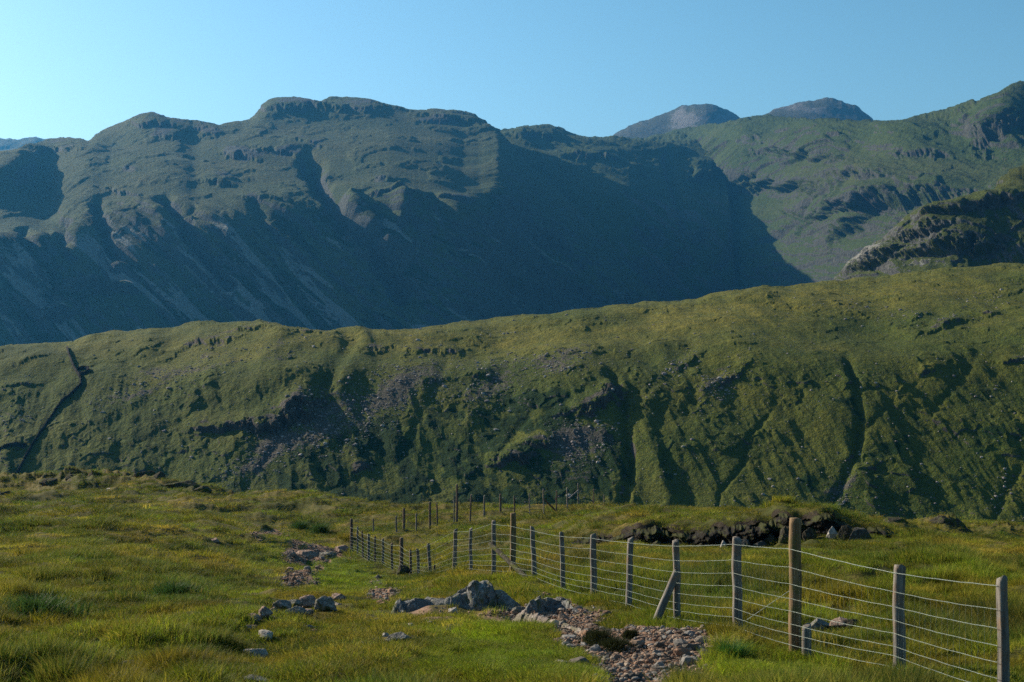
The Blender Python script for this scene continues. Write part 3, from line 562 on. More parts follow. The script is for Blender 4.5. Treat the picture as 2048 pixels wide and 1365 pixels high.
def outcrop(prof, d, dep, seed, label, m, cat='rock outcrop', name='rock_outcrop', strata=.3, face=.35, amp=.75, ny=90, vfoot=None):
    """prof: (u, v of crest) along the outcrop as it stands; low back, steep front, tilted layers"""
    pu = [p[0] for p in prof]; u = np.arange(pu[0] - 6, pu[-1] + 6, .7); x = (u - CU) / F * d; nx_ = len(u)
    crest = -(np.interp(u, pu, [p[1] for p in prof]) - CV) / F * d
    dd_ = np.interp(u, pu, [p[2] if len(p) > 2 else d for p in prof]) if len(prof[0]) > 2 else np.full(nx_, d)
    x = (u - CU) / F * dd_; crest = -(np.interp(u, pu, [p[1] for p in prof]) - CV) / F * dd_
    g0 = gz(x, dd_); H = np.maximum(crest - g0, .02) * sst(pu[0] - 6, pu[0] + 8, u) * (1 - sst(pu[-1] - 8, pu[-1] + 6, u))
    q = np.linspace(-1, 1, ny)[:, None]; Y = dd_ + q * dep * (.7 + .3 * H / H.max())
    sec = sst(-1, -1 + face * 1.6, q + .18 * n2(x / .25, x * 0, seed)) * (1 - sst(.05, 1, q)) ** .8
    Xg = x + 0 * q; Zg = gz(Xg, Y) - .12 * (1 - sec)
    hgt = H * sec
    tl = Xg * .35 + hgt * 1.0 + Y * .35
    rn = ridged((Xg + .5 * Y) / .5, tl / .16, 4, seed) * .5 + fbm(Xg / .22, Y / .22 + hgt * 3, 5, seed + 3) * .6
    blk = sst(.0, .06, n2(Xg / .42 + Y / .6, Y / .5 - hgt * 2, seed + 9)) * .7 + sst(.0, .05, n2(Xg / .2 - Y / .4, Y / .3 + tl * 3, seed + 11)) * .35
    dz = (strata * .09 * rn + .09 * blk - .05) * amp * np.clip(sec * 1.6, 0, 1) * (.4 + H / max(H.max(), .3))
    P = np.stack([Xg + dz * .25 * np.sin(tl * 9), Y - dz * (1 - sst(-.8, 0, q)) * 1.3, Zg + hgt + dz], 2)
    o = link(name, raw_mesh(name, P.reshape(-1, 3), grid_faces(ny, nx_)), m); tag(o, label, cat)
    for k in range(0, nx_, 24): ROCKS.append((x[k], dd_[k], max(dep * .8, .25)))
    return o
outcrop([(786, 1218), (796, 1206), (815, 1200), (832, 1197), (850, 1199), (872, 1201), (890, 1201), (903, 1194), (918, 1186), (932, 1181), (944, 1170), (956, 1165), (968, 1163), (979, 1166), (985, 1173), (990, 1184), (1004, 1187), (1018, 1193), (1032, 1202), (1046, 1214)], 21.2, .42, 61, 'grey bedrock outcrop rising to a blunt peak on the turf below the fence', m_bed)
outcrop([(1046, 1222, 20.4), (1060, 1207, 20.6), (1080, 1199, 20.8), (1094, 1195, 21), (1108, 1199, 21), (1120, 1201, 21), (1134, 1203, 20.9), (1146, 1213, 20.6), (1156, 1224, 20.4)], 21, .36, 62, 'dark hollowed rock ledge capped with pale stone at the head of the stony gully', m_bed)
outcrop([(1030, 1236, 19.4), (1050, 1226, 19.2), (1080, 1232, 18.8), (1110, 1243, 18.3), (1140, 1252, 17.9), (1160, 1262, 17.5), (1180, 1276, 17.0), (1196, 1292, 16.6)], 18.2, .42, 63, 'cracked grey brown bedrock pavement sloping down the stony gully', m_pinkrock, 'bedrock', 'bedrock', strata=.8, face=.6)
outcrop([(480, 1250, 21.2), (500, 1238, 21.6), (525, 1226, 22), (550, 1218, 22.2), (580, 1212, 22.5), (615, 1208, 22.6), (640, 1214, 22.6), (665, 1216, 22.6), (680, 1222, 22.4)], 22.3, .40, 64, 'low brown earthy bank of rubble under the stone row', m_pinkrock, 'rubble bank', 'rubble_bank', strata=.6, amp=.8)
rock(906, 1226, 20, 9, 106, 'small bright stone at the foot of the bedrock outcrop', m_pale)
rock(1040, 1230, 26, 12, 107, 'small grey stone between the peaked outcrop and the gully')
rock(803, 1172, 26, 26, 117, 'dark mossy boulder at the foot of the corner post in the dip of the fence', m_dark, 'boulder', 'boulder', depth=1, sink=.1, d=45.5)
# the line of stones left of centre
for i, (u, v, w_, h_, lab) in enumerate([(495, 1262, 34, 16, 'brown low stone at the left end of the stone row'), (508, 1242, 36, 20, 'brownish pointed stone second from the left end of the stone row'), (530, 1236, 34, 26, 'leaning tan stone in the left part of the stone row'), (545, 1230, 26, 22, 'small orange tinted stone in the stone row'),
        (562, 1226, 48, 30, 'blue grey block in the middle of the stone row'), (586, 1216, 46, 24, 'flat grey slab lying on top of the stone row'), (590, 1232, 50, 22, 'dark grey stone under the flat slab of the stone row'), (612, 1216, 36, 34, 'tall grey brown stone forming the top of the stone row'), (606, 1234, 50, 18, 'low brown stone below the tallest one of the stone row'),
        (650, 1223, 50, 34, 'separate rounded grey boulder just right of the stone row'), (672, 1204, 34, 20, 'brown stone with a pale top up behind the right end of the stone row')]):
    rock(u, v, w_ * .85, h_ * .62, 130 + i, lab, m_brown if 'brown' in lab or 'tan' in lab or 'orange' in lab else m_rock, 'stone', 'stone', 'stones of the tumbled stone row', sink=.2)
for i, (u, v, w_, h_, lab, mm) in enumerate([(530, 1278, 34, 13, 'pale grey stone below the stone row', m_pale), (512, 1312, 44, 15, 'pale tan flat stone in the lower left meadow', m_pale), (493, 1338, 36, 11, 'small grey stone just below the tan flat stone', m_rock), (400, 1281, 24, 9, 'flat whitish stone in the grass left of centre', m_pale), (329, 1279, 16, 8, 'small whitish stone left of the flat whitish one', m_pale),
        (262, 1337, 40, 16, 'dark topped grey stone in the lower left grass', m_rock), (72, 1366, 50, 12, 'grey stone cut by the bottom edge near the left corner', m_rock), (350, 1356, 40, 12, 'pale flat stone at the bottom left of centre', m_pale), (375, 1364, 46, 11, 'grey flat stone beside the pale flat one at the bottom', m_rock), (428, 1344, 26, 9, 'small grey stone between the bottom flat stones and the tan one', m_rock),
        (510, 1368, 60, 12, 'wide grey slab at the bottom edge left of centre', m_rock), (795, 1288, 46, 18, 'dark grey stone with a shaded end above the lush turf', m_rock), (822, 1256, 14, 10, 'small white stone in the bare brown patch', m_pale), (772, 1274, 16, 9, 'small white stone left of the dark grey stone', m_pale), (720, 1295, 26, 9, 'flat buff stone in the yellow turf', m_brown),
        (1122, 1334, 30, 13, 'small whitish stone on the lush turf left of the gravel', m_pale), (898, 1264, 12, 6, 'tiny pale stone in the turf below the central outcrop', m_pale), (475, 1243, 10, 8, 'tiny grey stone left of the stone row', m_rock), (1592, 1363, 40, 12, 'buff stone at the bottom edge beneath the round post', m_brown),
        (430, 1085, 20, 9, 'small brown stone on the far left side of the path', m_brown), (1640, 1262, 46, 24, 'grey stony lump behind the short stub post', m_rock), (1680, 1258, 44, 22, 'tan stone right of the grey stony lump behind the fence', m_brown), (1702, 1256, 40, 18, 'dark topped rock right of the tan stone behind the fence', m_dark), (1812, 1275, 18, 8, 'small buff stone in the grass just right of the second post', m_brown),
        (580, 1112, 24, 14, 'brown rock at the left of the small ledge on the path', m_brown), (612, 1114, 46, 16, 'dark brown broken ledge across the path', m_brown), (652, 1118, 34, 16, 'grey block at the right end of the broken ledge on the path', m_rock), (683, 1106, 26, 12, 'pale brown stone on the bank between the ledge and the fence', m_brown)]):
    rock(u, v, w_, h_ * .8, 160 + i, lab, mm, 'stone', 'stone', grp, sink=.3)
# the cut face of the peat bank, a rough dark earth wall under an overhanging turf edge
ub = np.arange(1112, 1822, .8); tb = np.linspace(0, 1, 46)[:, None]
bed = 44 + .3 * n2(ub / 45, ub * 0, 231) + np.interp(ub, [1100, 1400, 1600, 1800], [3, 0, -1.5, -2.5])
dlo, dhi = bed - .95, bed + .35; zlo = gz((ub - CU) / F * dlo, dlo) - .15; zhi = gz((ub - CU) / F * dhi, dhi) - .03
Xb = (ub - CU) / F * bed; Zb = zlo + (zhi - zlo) * tb; Db = bed - .62 - .25 * (1 - sst(0, .35, tb)) + .10 * tb + .55 * sst(.86, 1.0, tb + .12 * fbm(Xb / .3, Xb * 0 + tb, 3, 255))
Xb = (ub - CU) / F * Db
hb = .10 * ridged(Xb / .9, Zb / .5 + Xb / 3, 4, 243) + .16 * fbm(Xb / .38, Zb / .26, 5, 245, .6) + .22 * sst(.1, .3, fbm(Xb / .9, Zb / .5, 3, 247))
Db = Db - hb * sst(0, .2, tb); Zb = Zb - .06 + .09 * fbm(Xb / .35, Zb * 0, 4, 249) * sst(.7, 1, tb)
m_peat, n = mat('peat_face'); pos = N(n, 'ShaderNodeTexCoord').outputs['Object']; f1 = noise(n, pos, 3, 5, .65); f2 = noise(n, pos, 14, 5, .7)
g = mix(n, ramp(n, f1, [(.4, (0,) * 3), (.65, (1,) * 3)]), (.008, .007, .006), (.02, .017, .013)); g = mix(n, ramp(n, f2, [(.6, (0,) * 3), (.72, (.5,) * 3)]), g, (.05, .05, .045)); g = mix(n, ramp(n, f1, [(.56, (0,) * 3), (.62, (.6,) * 3)]), g, (.04, .05, .01))
bat = N(n, 'ShaderNodeAttribute', _attribute_name='mask'); bs = n.nodes.new('ShaderNodeSeparateColor'); L(n, bat.outputs['Color'], bs.inputs[0])
g = mix(n, bs.outputs[0], g, mix(n, f2, (.025, .035, .008), (.05, .05, .014)))
finish(n, g, [(f1, .6, .1), (f2, .7, .04)], .95, 0, .1)
me = raw_mesh('peat_bank', np.stack([Xb, Db, Zb], 2).reshape(-1, 3), grid_faces(*Xb.shape))
tm = .6 * sst(.9, .97, tb + .30 * fbm(Xb / .4, Zb / .3, 4, 251)); mask_attr(me, np.stack([tm, tm * 0, tm * 0, tm * 0], 2)); tag(link('peat_bank', me, m_peat), kind='structure')
# stones in the dark bank
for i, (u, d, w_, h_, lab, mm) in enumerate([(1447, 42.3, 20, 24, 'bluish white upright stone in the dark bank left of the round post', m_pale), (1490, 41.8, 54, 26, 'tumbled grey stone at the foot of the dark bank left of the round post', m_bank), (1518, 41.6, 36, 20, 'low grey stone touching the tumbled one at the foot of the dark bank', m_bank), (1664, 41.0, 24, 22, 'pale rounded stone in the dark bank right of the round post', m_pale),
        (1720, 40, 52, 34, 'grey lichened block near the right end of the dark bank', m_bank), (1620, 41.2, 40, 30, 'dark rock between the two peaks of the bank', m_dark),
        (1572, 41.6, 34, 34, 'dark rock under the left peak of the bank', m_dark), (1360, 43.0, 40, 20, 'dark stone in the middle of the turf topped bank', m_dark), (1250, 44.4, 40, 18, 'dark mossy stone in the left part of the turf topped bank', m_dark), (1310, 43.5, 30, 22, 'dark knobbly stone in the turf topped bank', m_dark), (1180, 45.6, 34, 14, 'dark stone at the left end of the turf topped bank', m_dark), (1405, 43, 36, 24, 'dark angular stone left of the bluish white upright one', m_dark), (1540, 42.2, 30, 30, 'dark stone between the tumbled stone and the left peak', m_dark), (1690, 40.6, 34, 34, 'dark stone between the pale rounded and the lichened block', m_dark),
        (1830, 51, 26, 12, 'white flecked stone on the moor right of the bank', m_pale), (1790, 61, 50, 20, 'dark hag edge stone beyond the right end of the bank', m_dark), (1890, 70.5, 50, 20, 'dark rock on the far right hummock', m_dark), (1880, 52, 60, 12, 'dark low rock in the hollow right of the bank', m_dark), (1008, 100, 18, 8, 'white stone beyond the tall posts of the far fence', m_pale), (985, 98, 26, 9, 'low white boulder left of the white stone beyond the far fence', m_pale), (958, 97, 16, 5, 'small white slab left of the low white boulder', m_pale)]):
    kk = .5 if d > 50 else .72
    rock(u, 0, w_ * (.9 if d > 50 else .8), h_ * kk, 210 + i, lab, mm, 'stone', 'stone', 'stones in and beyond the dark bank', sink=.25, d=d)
# dark rocks on the mound, left skyline
for i, (u, d, w_, h_, lab) in enumerate([(150, 112, 50, 10, 'dark outcrop crowning the mossy mound on the left'), (290, 112, 50, 14, 'dark outcrop on the right shoulder of the mossy mound'), (318, 110, 30, 12, 'dark stone right of the shoulder outcrop of the mound'), (100, 108, 40, 10, 'dark stone low on the face of the mossy mound'), (360, 102, 60, 12, 'dark stone at the foot of the mossy mound on its right'), (400, 101, 46, 12, 'last dark stone at the right foot of the mound'), (12, 84, 40, 12, 'dark clod at the left edge below the mound'), (220, 96, 20, 5, 'small pale stone at the foot of the mound'), (35, 96, 16, 6, 'small white stone at the left foot of the mound')]):
    rock(u, 0, w_, h_, 250 + i, lab, m_pale if 'pale' in lab or 'white' in lab else m_dark, 'rock', 'rock', 'rocks on the left mound', sink=.38, d=d)

# ------------------------------------------------------------------ fences
def wood(name, a, b, tint):
    m, n = mat(name); pos = N(n, 'ShaderNodeTexCoord').outputs['Object']
    mp = N(n, 'ShaderNodeMapping'); mp.inputs['Scale'].default_value = (22, 22, 1.6); L(n, pos, mp.inputs[0])
    f1 = noise(n, mp.outputs[0], 1.2, 6, .65, .4); f2 = noise(n, pos, 5, 4, .6); f3 = noise(n, mp.outputs[0], 5, 4, .7)
    g = mix(n, ramp(n, f1, [(.35, (0,) * 3), (.65, (1,) * 3)]), a, b)
    g = mix(n, ramp(n, f2, [(.5, (0,) * 3), (.65, (.8,) * 3)]), g, tint)
    g = mix(n, ramp(n, f3, [(.32, (.8,) * 3), (.42, (0,) * 3)]), g, (.02, .016, .012))
    finish(n, g, [(f1, .7, .01), (f3, .6, .004)], .85, 0, .25); return m
w_grey = wood('weathered_grey_wood', (.06, .056, .052), (.20, .185, .165), (.14, .085, .05))
w_brown = wood('brown_round_wood', (.10, .06, .03), (.21, .14, .075), (.09, .09, .02))
w_dark = wood('dark_wet_wood', (.06, .045, .035), (.13, .10, .08), (.15, .06, .03))
m_wire, n = mat('galvanised_wire')
b = N(n, 'ShaderNodeBsdfPrincipled', Roughness=.5, Metallic=.25); b.inputs['Base Color'].default_value = (.15, .19, .175, 1)
o_ = n.nodes.new('ShaderNodeOutputMaterial'); L(n, b.outputs[0], o_.inputs[0])
def post_mesh(name, h, wd, seed, round_=False, split=True, bend=0, lean=(0, 0), bury=.35):
    r_ = np.random.default_rng(seed); ns, nr = (20, 34); ang = np.arange(ns) / ns * 2 * np.pi + r_.uniform(0, 6)
    zz = np.linspace(-bury, h, nr)
    if round_: prof = 1 + .03 * np.cos(3 * ang + 1)
    else:
        k = r_.uniform(2.5, 4); prof = 1 / (np.abs(np.cos(ang)) ** k + np.abs(np.sin(ang)) ** k) ** (1 / k); prof[:ns // 2] *= r_.uniform(.75, 1)
    rows = []
    for i, z in enumerate(zz):
        t = np.clip(z / h, 0, 1)
        rr = wd / 2 * prof * (1.04 - .08 * t) * (1 + .05 * n2(ang * 1.2, np.full(ns, z * 5), seed))
        cx = lean[0] * z + bend * math.sin(t * 3.1) + .012 * float(n2(z * 2.2, seed * 1.3, 3)); cy = lean[1] * z + .012 * float(n2(z * 2.2, seed * 2.3, 5))
        if i == nr - 1: rr = rr * .93
        rows.append(np.stack([cx + rr * np.cos(ang), cy + rr * np.sin(ang), np.full(ns, z) + (.012 * n2(ang * .8, ang * 0, seed) + (.02 * np.cos(ang + seed) if not round_ else 0) if i >= nr - 2 else 0)], 1))
    P = np.concatenate(rows); Fc = []
    for i in range(nr - 1):
        for j in range(ns): a = i * ns + j; bq = i * ns + (j + 1) % ns; Fc.append((a, bq, bq + ns, a + ns))
    top = P[-ns:].mean(0); rim = top + (P[-ns:] - top) * .5 + (0, 0, .006); P = np.concatenate([P, rim, [top + (0, 0, .004)]])
    a0 = (nr - 1) * ns
    for j in range(ns): Fc.append((a0 + j, a0 + (j + 1) % ns, a0 + ns + (j + 1) % ns, a0 + ns + j))
    me = raw_mesh(name, P, Fc)
    import bmesh
    bm_ = bmesh.new(); bm_.from_mesh(me); bm_.verts.ensure_lookup_table(); c = bm_.verts[len(P) - 1]
    for j in range(ns): f = bm_.faces.new((bm_.verts[a0 + ns + j], bm_.verts[a0 + ns + (j + 1) % ns], c)); f.smooth = True
    bm_.to_mesh(me); bm_.free(); return me
def tube(pts, r, ns=5):
    pts = np.asarray(pts, float); t = np.gradient(pts, axis=0); t /= np.linalg.norm(t, axis=1, keepdims=True)
    up = np.array([0, 0, 1.0]); s_ = np.cross(t, up); bad = np.linalg.norm(s_, axis=1) < .05
    s_[bad] = np.cross(t[bad], [0, 1.0, 0]); s_ /= np.linalg.norm(s_, axis=1, keepdims=True); q = np.cross(s_, t)
    a = np.arange(ns) / ns * 2 * np.pi
    P = pts[:, None] + r * (s_[:, None] * np.cos(a)[None, :, None] + q[:, None] * np.sin(a)[None, :, None])
    n_ = len(pts); i = np.arange(n_ - 1)[:, None] * ns; j = np.arange(ns)[None]; j2 = (j + 1) % ns
    return P.reshape(-1, 3), np.stack([i + j, i + j2, i + ns + j2, i + ns + j], -1).reshape(-1, 4)
def join(parts):
    o = 0; Ps = []; Fs = []
    for P, Fc in parts: Ps.append(P); Fs.append(Fc + o); o += len(P)
    return np.concatenate(Ps), np.concatenate(Fs)
def strut(par, p0, p1, wd, m, seed):
    p0, p1 = Vector(p0), Vector(p1); h = (p1 - p0).length
    o = link('strut', post_mesh('strut', h, wd, seed, True, bury=0), m, par)
    o.location = p0; o.rotation_euler = (p1 - p0).to_track_quat('Z', 'Y').to_euler(); return o
def fence(name, label, rows, stake_w, strainer_w, wires, wr, seed, stays=True, grade=None):
    e = bpy.data.objects.new(name, None); col.objects.link(e); e.empty_display_size = .2
    tag(e, label, 'fence'); info = []
    for i, (u, vt, vb, d, st) in enumerate(rows):
        x, y, z = W(u, vb, d); zg = float(gz(x, y)); zt = -(vt - CV) / F * d; h = zt - zg
        r_ = np.random.default_rng(seed + i)
        lean = (r_.normal() * .025, r_.normal() * .03) if not st else (.0, 0)
        if (u, d) in ((838, 44.0), (861, 41.0), (1070, 27.0)): lean = (-.05, 0)
        m = w_brown if st and d < 40 else w_dark if (st or (seed > 50 and i % 3 == 2) or (45 < d < 60 and i % 2)) else w_grey
        o = link('post', post_mesh('post', h, strainer_w if st else stake_w * r_.uniform(.85, 1.15), seed + i, bool(st), bend=(.03 if u == 1028 else 0), lean=lean), m, e)
        o.location = (x, y, zg); info.append((x, y, zg, h, st, lean))
    # wires run along the outer side of the posts
    side = -1
    segs = []
    for k, hw in enumerate(wires):
        pts = []
        for i, (x, y, zg, h, st, ln) in enumerate(info):
            if i: tx, ty = x - info[i - 1][0], y - info[i - 1][1]
            else: tx, ty = info[1][0] - x, info[1][1] - y
            q = math.hypot(tx, ty); nx, ny = ty / q, -tx / q
            if ny > 0 if abs(ny) > .25 else nx > 0: nx, ny = -nx, -ny
            off = (strainer_w if st else stake_w) * .5 + .004
            top = h - .06 if not st else min(h - .26, 1.08 + .0)
            if k == 0: hh = top
            else: hh = top * (hw / wires[0])
            p = (x + nx * off + ln[0] * hh, y + ny * off + ln[1] * hh, zg + hh + (.0 if k == 0 else .007 * random.uniform(-1, 1)))
            if pts:
                a = np.array(pts[-1]); b_ = np.array(p); m_ = 9
                for j in range(1, m_):
                    t = j / m_; c = a + (b_ - a) * t; c[2] -= .011 * 4 * t * (1 - t) * (.6 if k == 0 else 1) + .002 * math.sin(j * 2.1 + k + i); pts.append(tuple(c))
            pts.append(p)
        if k == 0: # run on past the ends
            pass
        P, Fc = tube(pts, wr * (1.25 if k == 0 else 1), 5)
        o = link('wire', raw_mesh('wire', P, Fc), m_wire, e); segs.append(pts)
    if stays:  # the netting's upright wires
        parts = []
        for s_ in range(0, len(segs[1]) - 1):
            for q in (0, .5):
                cols_ = [tuple(np.array(sg[s_]) * (1 - q) + np.array(sg[s_ + 1]) * q) for sg in segs[1:]]
                parts.append(tube(cols_, wr * .38, 3))
        P, Fc = join(parts); link('netting', raw_mesh('netting', P, Fc), m_wire, e)
    return e, info
near, ninfo = fence('wire_fence', 'stock fence of weathered posts and wires running from the lower right into the dip', NEAR, .095, .125, [1.02, .84, .69, .55, .42, .30, .20, .10], .0021, 1)
far_, finfo = fence('wire_fence', 'farther dark post fence crossing the moor behind the dip, against the green hillside', FAR, .085, .12, [1.0, .7, .45, .2], .0024, 60, stays=False)
# extra stakes and struts
def stub(par, u, vt, vb, d, wd, seed, m):
    x, y, z = W(u, vb, d); zg = float(gz(x, y)); h = -(vt - CV) / F * d - zg
    o = link('post', post_mesh('post', h, wd, seed), m, par); o.location = (x, y, zg); return o
stub(near, 1613, 1252, 1316, 14.35, .1, 301, w_grey)
stub(near, 869, 1131, 1158, 40.6, .06, 302, w_dark)
strut(near, W(1306, 1262, 17.9), W(1354, 1142, 18.05), .10, w_grey, 303)
strut(near, W(1066, 1168, 27.6), W(980, 1088, 30.9), .10, m_dark, 304)
strut(far_, W(1112, 1022, 85), W(1087, 998, 84), .11, w_dark, 305)
strut(far_, W(1137, 998, 87.5), W(1157, 981, 90), .10, w_grey, 306)
P, Fc = tube([W(1494, 1240, 15.6), W(1545, 1205, 15.1), W(1582, 1180, 14.55)], .003); link('wire', raw_mesh('wire', P, Fc), m_wire, near)
# ------------------------------------------------------------------ dry-stone walls on the ridge
m_wall = rock_mat('dark_wall_stone', (.008, .008, .009), (.018, .018, .018), (.03, .03, .028))
def stone_wall(name, label, pts, wd, ht, seed):
    us_, vs_ = [], []
    for (a, b_) in zip(pts[:-1], pts[1:]):
        k = max(3, int(math.hypot(b_[0] - a[0], b_[1] - a[1]) / 1.2)); t = np.arange(k) / k
        us_ += list(a[0] + (b_[0] - a[0]) * t); vs_ += list(a[1] + (b_[1] - a[1]) * t)
    us_.append(pts[-1][0]); vs_.append(pts[-1][1])
    base, _ = RIDGE.at(np.array(us_), np.array(vs_)); n_ = len(base)
    for _i in range(2): base[1:-1] = (base[:-2] + base[1:-1] * 2 + base[2:]) / 4
    t = np.gradient(base[:, :2], axis=0); t /= np.linalg.norm(t, axis=1, keepdims=True) + 1e-9; nn = np.stack([t[:, 1], -t[:, 0]], 1)
    r_ = np.random.default_rng(seed); prof = [(-.5, -.8), (-.5, .3), (-.42, .7), (-.33, 1.0), (-.1, 1.06), (.1, 1.06), (.33, 1.0), (.42, .7), (.5, .3), (.5, -.8)]
    P = np.zeros((n_, len(prof), 3))
    for j, (a, h) in enumerate(prof):
        jit = r_.normal(size=n_) * .09; P[:, j, :2] = base[:, :2] + nn * (a * wd + jit[:, None]); P[:, j, 2] = base[:, 2] + h * ht + r_.normal(size=n_) * .08
    i = np.arange(n_ - 1)[:, None] * len(prof); j = np.arange(len(prof) - 1)[None]
    Fc = np.stack([i + j, i + j + 1, i + len(prof) + j + 1, i + len(prof) + j], -1).reshape(-1, 4)
    return tag(link(name, raw_mesh(name, P.reshape(-1, 3), Fc, False), m_wall), label, 'stone wall')
stone_wall('dry_stone_wall', 'long dark dry stone wall winding down the left end of the green ridge', [(134, 699), (138, 712), (146, 730), (152, 742), (161, 756), (162, 768), (146, 785), (128, 802), (112, 820), (96, 842), (86, 862), (70, 890), (58, 908), (48, 926), (34, 950), (20, 975)], .55, .85, 1)
stone_wall('dry_stone_wall', 'faint dark stone wall meeting the long wall from the left edge', [(-40, 918), (0, 906), (25, 900), (54, 897)], .8, 1.0, 2)
stone_wall('sheepfold_wall', 'small square stone sheepfold built against the long dark wall', [(155, 739), (166, 736), (176, 738), (178, 747), (168, 750), (159, 749)], .6, 1.1, 3)

# ------------------------------------------------------------------ scattered stone, as stuff
def scatter(name, protos, pts, scl, rotz, tint, m, tilt=.5, kind='stuff'):
    """one mesh made of many small copies; protos are (P, faces) of equal size"""
    nP = len(protos[0][0]); Fc = protos[0][1]; n_ = len(pts); pick = rng.integers(0, len(protos), n_)
    B = np.stack([p[0] for p in protos])[pick]
    c, s_ = np.cos(rotz)[:, None], np.sin(rotz)[:, None]
    x, y, z = B[..., 0], B[..., 1], B[..., 2]
    B = np.stack([x * c - y * s_, x * s_ + y * c, z], -1) * scl[:, None, :] + pts[:, None, :]
    Fa = (Fc[None] + (np.arange(n_) * nP)[:, None, None]).reshape(-1, Fc.shape[1])
    me = raw_mesh(name, B.reshape(-1, 3), Fa, False)
    a = me.color_attributes.new('tint', 'FLOAT_COLOR', 'POINT'); T = np.repeat(np.concatenate([tint, np.ones((n_, 1))], 1), nP, 0)
    a.data.foreach_set('color', T.astype(np.float32).ravel())
    return tag(link(name, me, m), kind=kind)
m_tint, n = mat('tinted_stone'); at = N(n, 'ShaderNodeAttribute', _attribute_name='tint'); pos = N(n, 'ShaderNodeTexCoord').outputs['Object']
f = noise(n, pos, 30, 4, .7); finish(n, mix(n, f, at.outputs['Color'], mix(n, .5, at.outputs['Color'], (.03, .03, .03))), [(f, .5, .02)], .9, 0, .2)
PR = [rock_pts(500 + i, 2, 9) for i in range(8)]
# gravel of the path
Uq = rng.uniform(480, 1440, 420000); Vq = rng.uniform(1060, 1420, 420000)
dl = np.exp(np.linspace(math.log(8), math.log(90), 260)); ug = np.arange(460, 1461, 20)
tab = np.stack([CV - ground_h(np.full_like(dl, u_), dl) / dl * F for u_ in ug])
Dq = np.empty_like(Uq); ui = np.clip(((Uq - 460) / 20).round().astype(int), 0, len(ug) - 1)
for k in range(len(ug)):
    m_ = ui == k; Dq[m_] = np.interp(-Vq[m_], -np.minimum.accumulate(tab[k]), dl)
Xq = (Uq - CU) / F * Dq; gq, dq, lq, _, _ = gmasks(Uq, V_of(Uq, Dq), Xq, Dq)
keep = rng.random(len(Uq)) < np.where(gq > .4, .15, np.where(gq > .03, .035, dq * .03)); Uq, Dq, Xq = Uq[keep], Dq[keep], Xq[keep]
n_ = len(Uq); sz = .009 * np.exp(rng.normal(size=n_) * .75) * (Dq / 16) ** .8; sz = np.clip(sz, .005, .034)
big = rng.random(n_) < .05; sz[big] *= 2.6
pal = np.array([(.27, .155, .10), (.31, .21, .15), (.20, .145, .11), (.24, .225, .21), (.10, .085, .07), (.40, .32, .25), (.18, .17, .16)])
tn_ = pal[rng.choice(7, n_, p=[.24, .2, .16, .13, .12, .07, .08])] * rng.uniform(.75, 1.15, (n_, 1))
scatter('gravel', PR, np.stack([Xq, Dq, gz(Xq, Dq) + sz * .15], 1), np.stack([sz, sz * rng.uniform(.6, 1, n_), sz * rng.uniform(.35, .8, n_)], 1), rng.uniform(0, 6.28, n_), tn_, m_tint)
print('gravel', n_)
# scree on the ridge
Ur = rng.uniform(-200, 2200, 900000); Vr = rng.uniform(540, 1080, 900000)
ci = np.interp(Ur, RIDGE.U, RIDGE.vs); ok = Vr > ci + 4; Ur, Vr = Ur[ok], Vr[ok]
sc_p = .004 + 0 * Ur
for b_ in ((560, 900, 90, 30, -25, .9), (780, 790, 120, 50, -30, 1.0), (1130, 725, 80, 24, 0, .8), (1160, 880, 60, 50, -20, .7), (470, 950, 60, 22, -20, .5), (380, 740, 120, 24, -22, .8), (250, 790, 70, 20, -25, .6), (560, 700, 80, 14, -10, .6), (980, 770, 90, 40, -20, .6), (1440, 770, 40, 30, -35, .9), (1350, 735, 40, 18, -35, .8), (640, 830, 50, 50, -30, .5), (20, 835, 60, 18, 0, .5), (1020, 662, 40, 5, 0, 1.0), (1700, 612, 50, 8, 0, .8), (1800, 635, 90, 14, 0, .5), (1960, 600, 80, 30, 0, .3), (1690, 990, 14, 60, 25, .8), (1000, 720, 120, 14, 0, .5), (2000, 990, 14, 50, 20, .5), (690, 880, 60, 30, -30, .3)):
    sc_p = sc_p + b_[5] * .09 * blob(Ur, Vr, *b_[:5])
keep = rng.random(len(Ur)) < sc_p * (.5 + 1.2 * np.clip(fbm(Ur / 16, Vr / 9, 3, 301) + .3, 0, 1)); Ur, Vr = Ur[keep], Vr[keep]
Pr, Nr = RIDGE.at(Ur, Vr); n_ = len(Ur); sz = .17 * np.exp(rng.normal(size=n_) * .5); sz = np.clip(sz, .1, .8)
pal = np.array([(.20, .175, .18), (.28, .25, .25), (.12, .11, .11), (.34, .31, .29)])
scatter('scree', PR, Pr + Nr * sz[:, None] * .1, np.stack([sz, sz * .8, sz * .65], 1), rng.uniform(0, 6.28, n_), pal[rng.integers(0, 4, n_)], m_tint)
print('scree', n_)

